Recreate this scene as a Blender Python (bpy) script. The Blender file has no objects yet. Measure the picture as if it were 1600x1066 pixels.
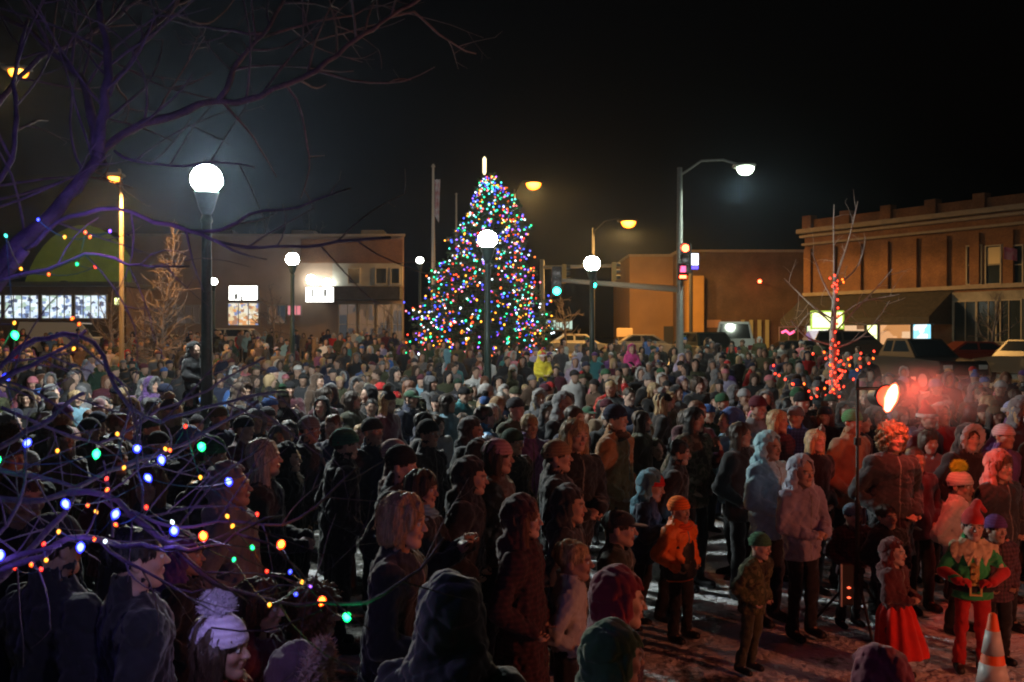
import bpy, math, random
import numpy as np
R = math.radians
random.seed(7); RNG = np.random.default_rng(7)
sc = bpy.context.scene
col = sc.collection

# ------------------------------------------------------------------ camera
F = 1500.0; HZ = 528.0; CAMZ = 2.5            # focal length in photo pixels, horizon row, eye height
cam_d = bpy.data.cameras.new("camera"); cam = bpy.data.objects.new("camera", cam_d); col.objects.link(cam)
cam_d.sensor_width = 36; cam_d.lens = F / 1600 * 36; cam_d.clip_end = 2000; cam_d.clip_start = 0.05
cam.location = (0, 0, CAMZ); cam.rotation_euler = (R(90) - math.atan((533 - HZ) / F), 0, 0)
cam_d.dof.use_dof = True; cam_d.dof.focus_distance = 9.0; cam_d.dof.aperture_fstop = 8.0
sc.camera = cam
# ------------------------------------------------------------------ night sky
w = bpy.data.worlds.new("World"); sc.world = w; w.use_nodes = True
wn = w.node_tree.nodes; wl = w.node_tree.links
bg = wn["Background"]; sky = wn.new("ShaderNodeTexSky"); sky.sky_type = 'NISHITA'; sky.sun_disc = False
sky.sun_elevation = R(-4); sky.sun_rotation = R(200)
wl.new(sky.outputs[0], bg.inputs[0]); bg.inputs[1].default_value = 0.05
sc.view_settings.view_transform = 'Standard'; sc.view_settings.look = 'None'
sc.view_settings.exposure = 0.0; sc.view_settings.gamma = 1.0
sc.cycles.use_denoising = True
sc.cycles.use_light_tree = True
sc.cycles.filter_width = 2.0
sc.cycles.max_bounces = 4; sc.cycles.diffuse_bounces = 2; sc.cycles.glossy_bounces = 2
sc.cycles.volume_bounces = 0; sc.cycles.sample_clamp_indirect = 2.0
sc.cycles.volume_step_rate = 4.0; sc.cycles.volume_max_steps = 32
sc.cycles.caustics_reflective = False; sc.cycles.caustics_refractive = False

# ------------------------------------------------------------------ helpers
def P(px, py, D):
    """a point at distance D in front of the eye, seen at photo pixel px, py"""
    return np.array(((px - 800) / F * D, D, CAMZ + (HZ - py) / F * D))
def GX(px, D): return (px - 800) / F * D
def tag(o, label=None, cat=None, group=None, kind=None):
    if label: o['label'] = label
    if cat: o['category'] = cat
    if group: o['group'] = group
    if kind: o['kind'] = kind
    return o
def empty(name, loc=(0, 0, 0), rz=0):
    o = bpy.data.objects.new(name, None); col.objects.link(o); o.location = tuple(map(float, loc)); o.rotation_euler = (0, 0, rz)
    o.empty_display_size = 0.2
    return o
def link(name, me, parent=None, mat=None, loc=None):
    o = bpy.data.objects.new(name, me); col.objects.link(o)
    if parent is not None: o.parent = parent
    if loc is not None: o.location = tuple(map(float, loc))
    if mat is not None and len(me.materials) == 0: me.materials.append(mat)
    return o
def mesh_np(name, V, Q, mat=None, smooth=True, cols=None):
    """V (n,3); Q (m,k) faces of k corners"""
    me = bpy.data.meshes.new(name)
    V = np.asarray(V, np.float32); Q = np.asarray(Q, np.int32)
    me.vertices.add(len(V)); me.vertices.foreach_set("co", V.ravel())
    k = Q.shape[1]
    me.loops.add(Q.size); me.loops.foreach_set("vertex_index", Q.ravel())
    me.polygons.add(len(Q)); me.polygons.foreach_set("loop_start", np.arange(0, Q.size, k, dtype=np.int32))
    if smooth: me.polygons.foreach_set("use_smooth", np.ones(len(Q), bool))
    me.update(calc_edges=True)
    if cols is not None:
        a = me.color_attributes.new("Col", 'FLOAT_COLOR', 'POINT')
        a.data.foreach_set("color", np.c_[cols, np.ones(len(cols))].astype(np.float32).ravel())
    if mat is not None: me.materials.append(mat)
    return me
class MB:
    """collects boxes, tubes, lathes into one mesh"""
    def __init__(s): s.v = []; s.f = []; s.n = 0
    def add(s, v, f):
        v = np.asarray(v, float); s.v.append(v); s.f += [tuple(int(i) + s.n for i in q) for q in f]; s.n += len(v); return s
    def box(s, c, d, rz=0, bev=0.0):
        x, y, z = [q / 2 for q in d]
        if bev <= 0:
            v = np.array([(a * x, b * y, e * z) for a in (-1, 1) for b in (-1, 1) for e in (-1, 1)])
            f = [(0, 1, 3, 2), (4, 6, 7, 5), (0, 4, 5, 1), (2, 3, 7, 6), (0, 2, 6, 4), (1, 5, 7, 3)]
        else:
            b = min(bev, x * .9, y * .9, z * .9); v = []; f = []
            for zz, ins in ((-z, b), (-z + b, 0), (z - b, 0), (z, b)):
                for (sx, sy) in ((-1, -1), (1, -1), (1, 1), (-1, 1)):
                    v += [(sx * (x - ins) if 1 else 0, sy * (y - ins - b * 0), zz)]
            v = np.array(v)
            for r in range(3):
                for i in range(4): j = (i + 1) % 4; f.append((r * 4 + i, r * 4 + j, r * 4 + 4 + j, r * 4 + 4 + i))
            f += [(3, 2, 1, 0), (12, 13, 14, 15)]
        c_, s_ = math.cos(rz), math.sin(rz)
        v = np.c_[v[:, 0] * c_ - v[:, 1] * s_, v[:, 0] * s_ + v[:, 1] * c_, v[:, 2]] + np.asarray(c, float)
        return s.add(v, f)
    def tube(s, pts, rad, n=8, caps=True):
        pts = np.asarray(pts, float); m = len(pts)
        rad = np.broadcast_to(np.asarray(rad, float), (m,))
        T = np.gradient(pts, axis=0); T /= np.linalg.norm(T, axis=1)[:, None] + 1e-9
        up = np.array((0.13, 0.31, 1.0)) if abs(T[0][2]) < .9 else np.array((1.0, .1, 0.2))
        u = np.cross(T[0], up); u /= np.linalg.norm(u); vs = []
        for i in range(m):
            u = u - T[i] * np.dot(u, T[i]); u /= np.linalg.norm(u) + 1e-9; b = np.cross(T[i], u)
            a = np.arange(n) * 2 * math.pi / n
            vs.append(pts[i] + rad[i] * (np.outer(np.cos(a), u) + np.outer(np.sin(a), b)))
        f = [(r * n + i, r * n + (i + 1) % n, (r + 1) * n + (i + 1) % n, (r + 1) * n + i) for r in range(m - 1) for i in range(n)]
        if caps: f += [tuple(range(n - 1, -1, -1)), tuple((m - 1) * n + i for i in range(n))]
        return s.add(np.vstack(vs), f)
    def lathe(s, prof, c=(0, 0, 0), n=16):
        a = np.arange(n) * 2 * math.pi / n; vs = []
        for r, z in prof: vs.append(np.c_[r * np.cos(a), r * np.sin(a), np.full(n, z)])
        m = len(prof)
        f = [(r * n + i, r * n + (i + 1) % n, (r + 1) * n + (i + 1) % n, (r + 1) * n + i) for r in range(m - 1) for i in range(n)]
        f += [tuple(range(n - 1, -1, -1)), tuple((m - 1) * n + i for i in range(n))]
        return s.add(np.vstack(vs) + np.asarray(c, float), f)
    def poly(s, v, f): return s.add(v, f)
    def mesh(s, name, mat, smooth=False):
        me = bpy.data.meshes.new(name); me.from_pydata(np.vstack(s.v).tolist(), [], s.f); me.update()
        if smooth: me.polygons.foreach_set("use_smooth", np.ones(len(me.polygons), bool))
        if mat is not None: me.materials.append(mat)
        return me
    def build(s, name, mat, parent=None, smooth=False, loc=None): return link(name, s.mesh(name, mat, smooth), parent, None, loc)

# ------------------------------------------------------------------ materials
def new_mat(name):
    m = bpy.data.materials.new(name); m.use_nodes = True
    return m, m.node_tree.nodes, m.node_tree.links, m.node_tree.nodes["Principled BSDF"]
def pmat(name, base, rough=.8, noise=0.0, scale=8, bump=0.0, bscale=40, metal=0.0, base2=None, coat=0.0):
    m, n, l, b = new_mat(name)
    b.inputs["Base Color"].default_value = (*base, 1); b.inputs["Roughness"].default_value = rough; b.inputs["Metallic"].default_value = metal
    if coat: b.inputs["Coat Weight"].default_value = coat
    tc = n.new("ShaderNodeTexCoord")
    if noise or base2:
        t = n.new("ShaderNodeTexNoise"); t.inputs["Scale"].default_value = scale; t.inputs["Detail"].default_value = 5
        l.new(tc.outputs["Object"], t.inputs["Vector"])
        r = n.new("ShaderNodeValToRGB"); r.color_ramp.elements[0].position = .35; r.color_ramp.elements[1].position = .65
        b2 = base2 or tuple(c * (1 + noise) for c in base); b1 = base if base2 else tuple(c * (1 - noise) for c in base)
        r.color_ramp.elements[0].color = (*b1, 1); r.color_ramp.elements[1].color = (*b2, 1)
        l.new(t.outputs["Fac"], r.inputs[0]); l.new(r.outputs[0], b.inputs["Base Color"])
    if bump:
        t = n.new("ShaderNodeTexNoise"); t.inputs["Scale"].default_value = bscale; t.inputs["Detail"].default_value = 4
        l.new(tc.outputs["Object"], t.inputs["Vector"])
        bp = n.new("ShaderNodeBump"); bp.inputs["Strength"].default_value = bump; bp.inputs["Distance"].default_value = .02
        l.new(t.outputs["Fac"], bp.inputs["Height"]); l.new(bp.outputs[0], b.inputs["Normal"])
    return m
def emat(name, color, strength):
    m, n, l, b = new_mat(name)
    b.inputs["Base Color"].default_value = (.02, .02, .02, 1)
    b.inputs["Emission Color"].default_value = (*color, 1); b.inputs["Emission Strength"].default_value = strength
    return m
def objcol_mat(name, rough=.85, pat=None, bump=.4, bscale=60, sheen=0.0, use_col=False, bdist=.01):
    """cloth, hair, skin: the object's own colour times a woven, camouflage, plaid or strand pattern"""
    m, n, l, b = new_mat(name); b.inputs["Roughness"].default_value = rough
    if sheen: b.inputs["Sheen Weight"].default_value = sheen
    oi = n.new("ShaderNodeObjectInfo"); tc = n.new("ShaderNodeTexCoord")
    mp = n.new("ShaderNodeMapping"); l.new(tc.outputs["Object"], mp.inputs[0])
    mx = n.new("ShaderNodeMix"); mx.data_type = 'RGBA'; mx.blend_type = 'MULTIPLY'; mx.inputs[0].default_value = 1
    l.new(oi.outputs["Color"], mx.inputs[6])
    rp = n.new("ShaderNodeValToRGB"); e = rp.color_ramp.elements
    t = n.new("ShaderNodeTexNoise"); l.new(mp.outputs[0], t.inputs["Vector"]); t.inputs["Detail"].default_value = 6
    if pat == 'camo':
        t.inputs["Scale"].default_value = 9; rp.color_ramp.interpolation = 'CONSTANT'
        e[0].position = 0; e[0].color = (.35, .3, .25, 1); e[1].position = .44; e[1].color = (1, 1, .9, 1)
        x = e.new(.52); x.color = (.5, .62, .4, 1); x = e.new(.6); x.color = (1.5, 1.4, 1.2, 1)
        l.new(t.outputs["Fac"], rp.inputs[0])
    elif pat == 'plaid':
        wv = n.new("ShaderNodeTexWave"); wv.inputs["Scale"].default_value = 9; wv.bands_direction = 'X'; l.new(tc.outputs["Object"], wv.inputs[0])
        wz = n.new("ShaderNodeTexWave"); wz.inputs["Scale"].default_value = 9; wz.bands_direction = 'Z'; l.new(tc.outputs["Object"], wz.inputs[0])
        ad = n.new("ShaderNodeMath"); ad.operation = 'ADD'; l.new(wv.outputs["Fac"], ad.inputs[0]); l.new(wz.outputs["Fac"], ad.inputs[1])
        hf = n.new("ShaderNodeMath"); hf.operation = 'MULTIPLY'; hf.inputs[1].default_value = .5; l.new(ad.outputs[0], hf.inputs[0])
        rp.color_ramp.interpolation = 'CONSTANT'
        e[0].color = (.6, .6, .6, 1); e[1].position = .42; e[1].color = (.9, .85, .85, 1); x = e.new(.74); x.color = (1.35, 1.25, 1.2, 1)
        l.new(hf.outputs[0], rp.inputs[0])
    elif pat == 'strand':
        mp.inputs["Scale"].default_value = (1, 1, .12); t.inputs["Scale"].default_value = 110
        e[0].position = .3; e[0].color = (.35, .33, .3, 1); e[1].position = .7; e[1].color = (1.45, 1.4, 1.3, 1); l.new(t.outputs["Fac"], rp.inputs[0])
    elif pat == 'knit':
        wv = n.new("ShaderNodeTexWave"); wv.inputs["Scale"].default_value = 14; wv.bands_direction = 'Z'; wv.inputs["Distortion"].default_value = 1.2
        wv.inputs["Detail Scale"].default_value = 3
        l.new(tc.outputs["Object"], wv.inputs[0]); e[0].color = (.8, .78, .82, 1); e[1].color = (1.08, 1.08, 1.08, 1); l.new(wv.outputs["Fac"], rp.inputs[0])
        t.inputs["Scale"].default_value = 60
    else:
        t.inputs["Scale"].default_value = 7; e[0].position = .3; e[0].color = (.72, .72, .72, 1); e[1].position = .7; e[1].color = (1.15, 1.15, 1.15, 1)
        l.new(t.outputs["Fac"], rp.inputs[0])
    l.new(rp.outputs[0], mx.inputs[7]); out = mx.outputs[2]
    if use_col:
        at = n.new("ShaderNodeAttribute"); at.attribute_name = "Col"
        m2 = n.new("ShaderNodeMix"); m2.data_type = 'RGBA'; m2.blend_type = 'MULTIPLY'; m2.inputs[0].default_value = 1
        l.new(out, m2.inputs[6]); l.new(at.outputs["Color"], m2.inputs[7]); out = m2.outputs[2]
    l.new(out, b.inputs["Base Color"])
    if bump:
        if pat == 'strand': t2 = t
        else:
            t2 = n.new("ShaderNodeTexNoise"); t2.inputs["Scale"].default_value = bscale; t2.inputs["Detail"].default_value = 5
            l.new(tc.outputs["Object"], t2.inputs["Vector"])
        bp = n.new("ShaderNodeBump"); bp.inputs["Strength"].default_value = bump; bp.inputs["Distance"].default_value = bdist
        l.new(t2.outputs["Fac"], bp.inputs["Height"]); l.new(bp.outputs[0], b.inputs["Normal"])
    return m
def glow_mat(name, edge, core, s_edge, s_core, sharp=.35):
    """coloured glass round a hot filament: brighter where one looks straight into it"""
    m, n, l, b = new_mat(name); b.inputs["Base Color"].default_value = (.02, .02, .02, 1); b.inputs["Roughness"].default_value = .3
    lw = n.new("ShaderNodeLayerWeight"); lw.inputs[0].default_value = .5; mr = n.new("ShaderNodeMapRange"); mr.interpolation_type = 'SMOOTHSTEP'; mr.inputs[1].default_value = sharp; mr.inputs[2].default_value = .0; l.new(lw.outputs["Facing"], mr.inputs[0])
    mx = n.new("ShaderNodeMix"); mx.data_type = 'RGBA'; mx.inputs[6].default_value = (*edge, 1); mx.inputs[7].default_value = (*core, 1); l.new(mr.outputs[0], mx.inputs[0]); l.new(mx.outputs[2], b.inputs["Emission Color"])
    ms = n.new("ShaderNodeMapRange"); ms.inputs[3].default_value = s_edge; ms.inputs[4].default_value = s_core; l.new(mr.outputs[0], ms.inputs[0]); l.new(ms.outputs[0], b.inputs["Emission Strength"]); return m
M = {}
M['skin'] = objcol_mat('skin', .5, bump=.15, bscale=90, use_col=True, bdist=.004)
M['cloth'] = objcol_mat('wool_cloth', .9, bump=.5, bscale=25, sheen=.3)
M['nylon'] = objcol_mat('nylon', .5, bump=.45, bscale=16)
M['camo'] = objcol_mat('camouflage_cloth', .9, 'camo', bscale=22)
M['plaid'] = objcol_mat('plaid_cloth', .9, 'plaid', bscale=25)
M['knit'] = objcol_mat('knitted_wool', .95, 'knit', bump=.7, bscale=70)
M['hair'] = objcol_mat('hair', .55, 'strand', bump=.8, bdist=.006)
M['fur'] = objcol_mat('fur', .95, None, bump=1.0, bscale=120)
# ------------------------------------------------------------------ organic shapes: a distance field on a rectilinear grid, polygonised
def axis(lo, hi, fine_lo, fine_hi, hf, hc):
    a = [lo]
    while a[-1] < hi:
        x = a[-1]; h = hf if fine_lo - hc < x < fine_hi else hc
        a.append(x + h)
    return np.array(a)
class SDF:
    def __init__(s, xs, ys, zs):
        s.ax = (xs, ys, zs); s.f = np.full((len(xs), len(ys), len(zs)), .5, np.float32)
    def _sub(s, lo, hi):
        idx = []
        for a, l, h in zip(s.ax, lo, hi):
            i0 = max(int(np.searchsorted(a, l)) - 1, 0); i1 = min(int(np.searchsorted(a, h)) + 1, len(a)); idx.append(slice(i0, max(i1, i0 + 1)))
        X = s.ax[0][idx[0]][:, None, None]; Y = s.ax[1][idx[1]][None, :, None]; Z = s.ax[2][idx[2]][None, None, :]
        return tuple(idx), X, Y, Z
    def _mix(s, idx, d, k, sub):
        g = s.f[idx]
        if sub: d = -d; h = np.clip(.5 - .5 * (d - g) / k, 0, 1); s.f[idx] = (d * (1 - 0) * 0 + (g * h + d * (1 - h))) + k * h * (1 - h) if False else np.maximum(g, d) + np.maximum(k - np.abs(g - d), 0) ** 2 / (4 * k)
        else: s.f[idx] = np.minimum(g, d) - np.maximum(k - np.abs(g - d), 0) ** 2 / (4 * k)
    def cap(s, a, b, ra, rb=None, k=.02, sub=False, flat=None, quilt=0, qp=.06):
        """tapered capsule; flat=(sx,sy) squeezes its cross-section"""
        rb = ra if rb is None else rb
        a = np.asarray(a, float); b = np.asarray(b, float); r = max(ra, rb); m = r * (max(flat) if flat else 1) + k + .03
        idx, X, Y, Z = s._sub(np.minimum(a, b) - m, np.maximum(a, b) + m)
        d = b - a; L2 = max(float(d @ d), 1e-9)
        px, py, pz = X - a[0], Y - a[1], Z - a[2]
        t = np.clip((px * d[0] + py * d[1] + pz * d[2]) / L2, 0, 1)
        qx, qy, qz = px - t * d[0], py - t * d[1], pz - t * d[2]
        if flat: qx = qx / flat[0]; qy = qy / flat[1]
        D = np.sqrt(qx * qx + qy * qy + qz * qz) - (ra + (rb - ra) * t)
        if flat: D = D * min(min(flat), 1.0)
        if quilt: D = D - quilt * np.abs(np.sin(t * math.sqrt(L2) * math.pi / qp)) + quilt * .5
        s._mix(idx, D, k, sub); return s
    def ell(s, c, r, k=.02, sub=False, rx=0.0):
        c = np.asarray(c, float); r = np.asarray(r, float); m = r.max() + k + .03
        idx, X, Y, Z = s._sub(c - m, c + m)
        x, y, z = X - c[0], Y - c[1], Z - c[2]
        if rx: cs, sn = math.cos(rx), math.sin(rx); y, z = y * cs + z * sn, -y * sn + z * cs
        k0 = np.sqrt((x / r[0]) ** 2 + (y / r[1]) ** 2 + (z / r[2]) ** 2)
        k1 = np.sqrt((x / r[0] ** 2) ** 2 + (y / r[1] ** 2) ** 2 + (z / r[2] ** 2) ** 2)
        D = k0 * (k0 - 1) / np.maximum(k1, 1e-6)
        s._mix(idx, D, k, sub); return s
    def cut_below(s, z, k=.01):
        idx = (slice(None),) * 3; s._mix(idx, (s.ax[2] - z)[None, None, :] + np.zeros_like(s.f), k, True); return s
    def wobble(s, amp, freq, seed=0, sq=(1, 1, 1)):
        r = np.random.default_rng(seed); X, Y, Z = (s.ax[0][:, None, None] * sq[0], s.ax[1][None, :, None] * sq[1], s.ax[2][None, None, :] * sq[2])
        n = 0
        for i in range(5):
            d = r.normal(size=3); d /= np.linalg.norm(d); ff = freq * (1 + .45 * i)
            n = n + np.sin((X * d[0] + Y * d[1] + Z * d[2]) * ff + r.uniform(0, 6.28) + 1.5 * np.sin((X * d[2] + Y * d[0] - Z * d[1]) * ff * .6)) / (1 + .5 * i)
        s.f = s.f + (amp * .5 * n).astype(np.float32); return s
    def crease(s, amp, freq, seed=0, sq=(1, 1, 1)):
        """sharp-bottomed folds in cloth"""
        r = np.random.default_rng(seed); X, Y, Z = (s.ax[0][:, None, None] * sq[0], s.ax[1][None, :, None] * sq[1], s.ax[2][None, None, :] * sq[2]); n = 0
        for i in range(3):
            d = r.normal(size=3); d /= np.linalg.norm(d); e = r.normal(size=3); e /= np.linalg.norm(e)
            ph = (X * d[0] + Y * d[1] + Z * d[2]) * freq * (1 + .5 * i) + 2.2 * np.sin((X * e[0] + Y * e[1] + Z * e[2]) * freq * .45 + r.uniform(0, 6))
            n = n + (1 - np.abs(np.sin(ph))) ** 3 / (1 + .4 * i)
        s.f = s.f + (amp * n).astype(np.float32); return s
    def surface(s):
        f = s.f; xs, ys, zs = s.ax; ins = f < 0
        nx, ny, nz = f.shape
        c = np.zeros((nx - 1, ny - 1, nz - 1), np.int8)
        for i in (0, 1):
            for j in (0, 1):
                for k in (0, 1): c += ins[i:nx - 1 + i, j:ny - 1 + j, k:nz - 1 + k]
        act = (c > 0) & (c < 8); I, J, K = np.nonzero(act); n = len(I)
        vid = np.full(act.shape, -1, np.int32); vid[I, J, K] = np.arange(n)
        acc = np.zeros((n, 3)); cnt = np.zeros(n)
        for ax_ in range(3):
            for u in (0, 1):
                for v in (0, 1):
                    o0 = [0, 0, 0]; oth = [q for q in range(3) if q != ax_]; o0[oth[0]] = u; o0[oth[1]] = v; o1 = list(o0); o1[ax_] = 1
                    A = f[I + o0[0], J + o0[1], K + o0[2]]; B = f[I + o1[0], J + o1[1], K + o1[2]]
                    m = (A < 0) != (B < 0); t = np.where(m, A / np.where(m, A - B, 1), 0)
                    p0 = np.stack((xs[I + o0[0]], ys[J + o0[1]], zs[K + o0[2]]), 1); p1 = np.stack((xs[I + o1[0]], ys[J + o1[1]], zs[K + o1[2]]), 1)
                    acc += np.where(m[:, None], p0 + (p1 - p0) * t[:, None], 0); cnt += m
        V = acc / np.maximum(cnt, 1)[:, None]; Q = []
        for ax_ in range(3):
            sl0 = [slice(None)] * 3; sl1 = [slice(None)] * 3; sl0[ax_] = slice(0, -1); sl1[ax_] = slice(1, None)
            A = ins[tuple(sl0)]; B = ins[tuple(sl1)]; m = A != B
            a_, b_ = [(1, 2), (2, 0), (0, 1)][ax_]
            mm = [slice(None)] * 3; mm[a_] = slice(1, -1); mm[b_] = slice(1, -1)
            mk = np.zeros_like(m); mk[tuple(mm)] = m[tuple(mm)]; e = np.array(np.nonzero(mk)); flip = B[tuple(e)]
            def g(da, db):
                q = e.copy(); q[a_] -= da; q[b_] -= db; return vid[q[0], q[1], q[2]]
            q = np.stack((g(1, 1), g(0, 1), g(0, 0), g(1, 0)), 1); q[flip] = q[flip][:, ::-1]; Q.append(q)
        Q = np.vstack(Q); Q = Q[(Q >= 0).all(1)]
        # one light smoothing pass
        return V, Q
def smooth_np(V, Q, it=1, w=.5):
    n = len(V)
    for _ in range(it):
        S = np.zeros_like(V); C = np.zeros(n)
        for i in range(4):
            a, b = Q[:, i], Q[:, (i + 1) % 4]
            for ax_ in range(3): S[:, ax_] += np.bincount(a, V[b, ax_], n) + np.bincount(b, V[a, ax_], n)
            C += np.bincount(a, minlength=n) + np.bincount(b, minlength=n)
        V = V * (1 - w) + w * S / np.maximum(C, 1)[:, None]
    return V

# ------------------------------------------------------------------ human figures
class Rig:
    """joints of a figure of height H with a head of size hs; front is -Y"""
    def __init__(s, H=1.75, hs=1.0, pose='pocket', lean=0.0):
        s.H = H; s.hs = hs; s.b = b = (H - .24 * hs) / 1.51; s.w = w = .35 * hs + .65 * b if H < 1.5 else b
        s.c = np.array((0, -.015 * b, H - .112 * hs)); s.pose = pose
        A = POSES[pose]; s.sh = {}; s.el = {}; s.wr = {}; s.hd = {}
        for sd, sg in (('L', 1), ('R', -1)):
            e, wv, hd = A[sd]
            m = np.array((sg * w, b, b))
            s.sh[sd] = np.array((sg * .178 * w, 0.005, 1.415 * b)); s.el[sd] = np.array(e) * m; s.wr[sd] = np.array(wv) * m; s.hd[sd] = np.array(hd) * np.array((sg, 1, 1))
        s.hip = 0.92 * b; s.sit = pose == 'sit'
        s.legs = []
        for sg in (1, -1):
            if s.sit: s.legs.append([(sg * .09 * w, 0, s.hip), (sg * .15 * w, -.30 * b, s.hip + .02), (sg * .13 * w, -.30 * b, s.hip - .36 * b), (sg * .13 * w, -.42 * b, s.hip - .40 * b)])
            else: s.legs.append([(sg * .085 * w, 0, s.hip), (sg * .10 * w, -.015, .50 * b), (sg * .11 * w, .02, .09 * b), (sg * .125 * w, -.13 * b, .035 * b)])
POSES = {
    'hang':   dict(L=((.235, .03, 1.13), (.25, -.05, .90), (.0, -.15, -1)), R=((.235, .03, 1.13), (.25, -.05, .90), (.0, -.15, -1))),
    'pocket': dict(L=((.27, .08, 1.15), (.17, -.10, 1.00), (-.6, -.3, -.6)), R=((.27, .08, 1.15), (.17, -.10, 1.00), (-.6, -.3, -.6))),
    'clasp':  dict(L=((.25, -.02, 1.14), (.075, -.24, 1.10), (-1, -.25, 0)), R=((.25, -.02, 1.14), (.075, -.24, 1.08), (-1, -.25, .1))),
    'phone':  dict(L=((.22, -.12, 1.18), (.07, -.32, 1.30), (-.4, -.3, 1)), R=((.22, -.10, 1.17), (.08, -.31, 1.26), (-.4, -.3, 1))),
    'raise':  dict(L=((.25, -.16, 1.42), (.13, -.26, 1.66), (-.1, -.1, 1)), R=((.27, .08, 1.15), (.17, -.10, 1.00), (-.6, -.3, -.6))),
    'sit':    dict(L=((.22, -.08, 1.16), (.08, -.28, 1.10), (-.5, -1, -.1)), R=((.22, -.08, 1.16), (.08, -.28, 1.10), (-.5, -1, -.1))),
    'hips':   dict(L=((.30, .02, 1.17), (.15, -.17, 1.09), (-1, -.2, 0)), R=((.27, .02, 1.15), (.17, -.20, 1.10), (-.8, -.6, .1))),
}
XM = [False]
def grid(rig, hh, hb, hc, arms=True, zlo=-.02, ztop=None):
    if XM[0]: hh, hb, hc = hh * 2, max(hb, .016) * 2, max(hc, .02) * 2
    r = rig; pts = np.array([*r.sh.values(), *r.el.values(), *r.wr.values()] + [q for l in r.legs for q in l])
    lo = pts.min(0) - .15; hi = pts.max(0) + .15
    zt = max(hi[2] if arms else 0, r.H + .12) if ztop is None else ztop
    fz = r.c[2] - .15 * r.hs; fx = .11 * r.hs
    return SDF(axis(lo[0], hi[0], -fx, fx, hh, hb), axis(min(lo[1], -.2), max(hi[1], .2), -.14, .02, hh, hb), axis(zlo, zt, fz, r.c[2] + .13, hh, hc))
def head_prims(s, c, h):
    V = lambda x, y, z: c + np.array((x, y, z)) * h
    s.ell(V(0, .012, .03), np.array((.073, .092, .082)) * h)
    s.ell(V(0, -.028, -.015), np.array((.060, .060, .080)) * h, k=.02 * h)
    for g in (1, -1):
        s.cap(V(g * .048, .0, -.05), V(g * .016, -.058, -.092), .021 * h, .018 * h, k=.03 * h)
        s.ell(V(g * .036, -.060, -.022), np.array((.021, .02, .02)) * h, k=.02 * h)
        s.ell(V(g * .030, -.094, .006), np.array((.017, .014, .011)) * h, k=.012 * h, sub=True)
        s.ell(V(g * .076, .012, -.006), np.array((.010, .020, .030)) * h, k=.008 * h)
        s.ell(V(g * .010, -.095, -.026), np.array((.008, .009, .007)) * h, k=.006 * h)
    s.cap(V(-.034, -.080, .024), V(.034, -.080, .024), .010 * h, k=.014 * h)
    s.cap(V(0, -.062, -.090), V(0, -.066, -.092), .020 * h, k=.02 * h)
    s.cap(V(0, -.086, .010), V(0, -.106, -.024), .0065 * h, .0105 * h, k=.010 * h)
    s.cap(V(-.017, -.086, -.048), V(.017, -.086, -.048), .0065 * h, k=.006 * h)
    s.cap(V(-.013, -.084, -.060), V(.013, -.084, -.060), .0070 * h, k=.006 * h)
    s.cap(V(-.022, -.096, -.054), V(.022, -.096, -.054), .0022 * h, k=.004 * h, sub=True)
def hand_prims(s, w_, d, sg, b, fingers=True, fat=1.0):
    d = d / np.linalg.norm(d); n = np.array((-sg * .6, -.5, .2)) if abs(d[2]) > .5 else np.array((0, .3, -1.0))
    n = n - d * (n @ d); n /= np.linalg.norm(n); u = np.cross(d, n)
    if u @ np.array((0, -1, .6)) < 0: u = -u            # u points to the thumb side
    p1 = w_ + d * .075 * b
    for q in (-.022, 0, .022): s.cap(w_ + u * q * .7 * b, p1 + u * q * b, .015 * b * fat, .014 * b * fat, k=.012)
    if not fingers: s.cap(p1, p1 + d * .06 * b + n * .02 * b, .022 * b * fat, .016 * b * fat, k=.01); return
    for i, (q, L) in enumerate(((.033, .070), (.011, .080), (-.012, .074), (-.034, .058))):
        a = p1 + u * q * b; m = a + (d * .82 + n * .45) * L * .5 * b; e = m + (d * .25 + n * .95) * L * .5 * b
        s.cap(a, m, .0095 * b * fat, .0085 * b * fat, k=.003); s.cap(m, e, .0085 * b * fat, .0072 * b * fat, k=.002)
    t0 = w_ + d * .02 * b + u * .024 * b; t1 = t0 + (u * .75 + d * .6 + n * .2) * .04 * b; t2 = t1 + (d * .85 + n * .4) * .03 * b
    s.cap(t0, t1, .013 * b * fat, .0105 * b * fat, k=.008); s.cap(t1, t2, .0105 * b * fat, .0085 * b * fat, k=.003)
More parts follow.
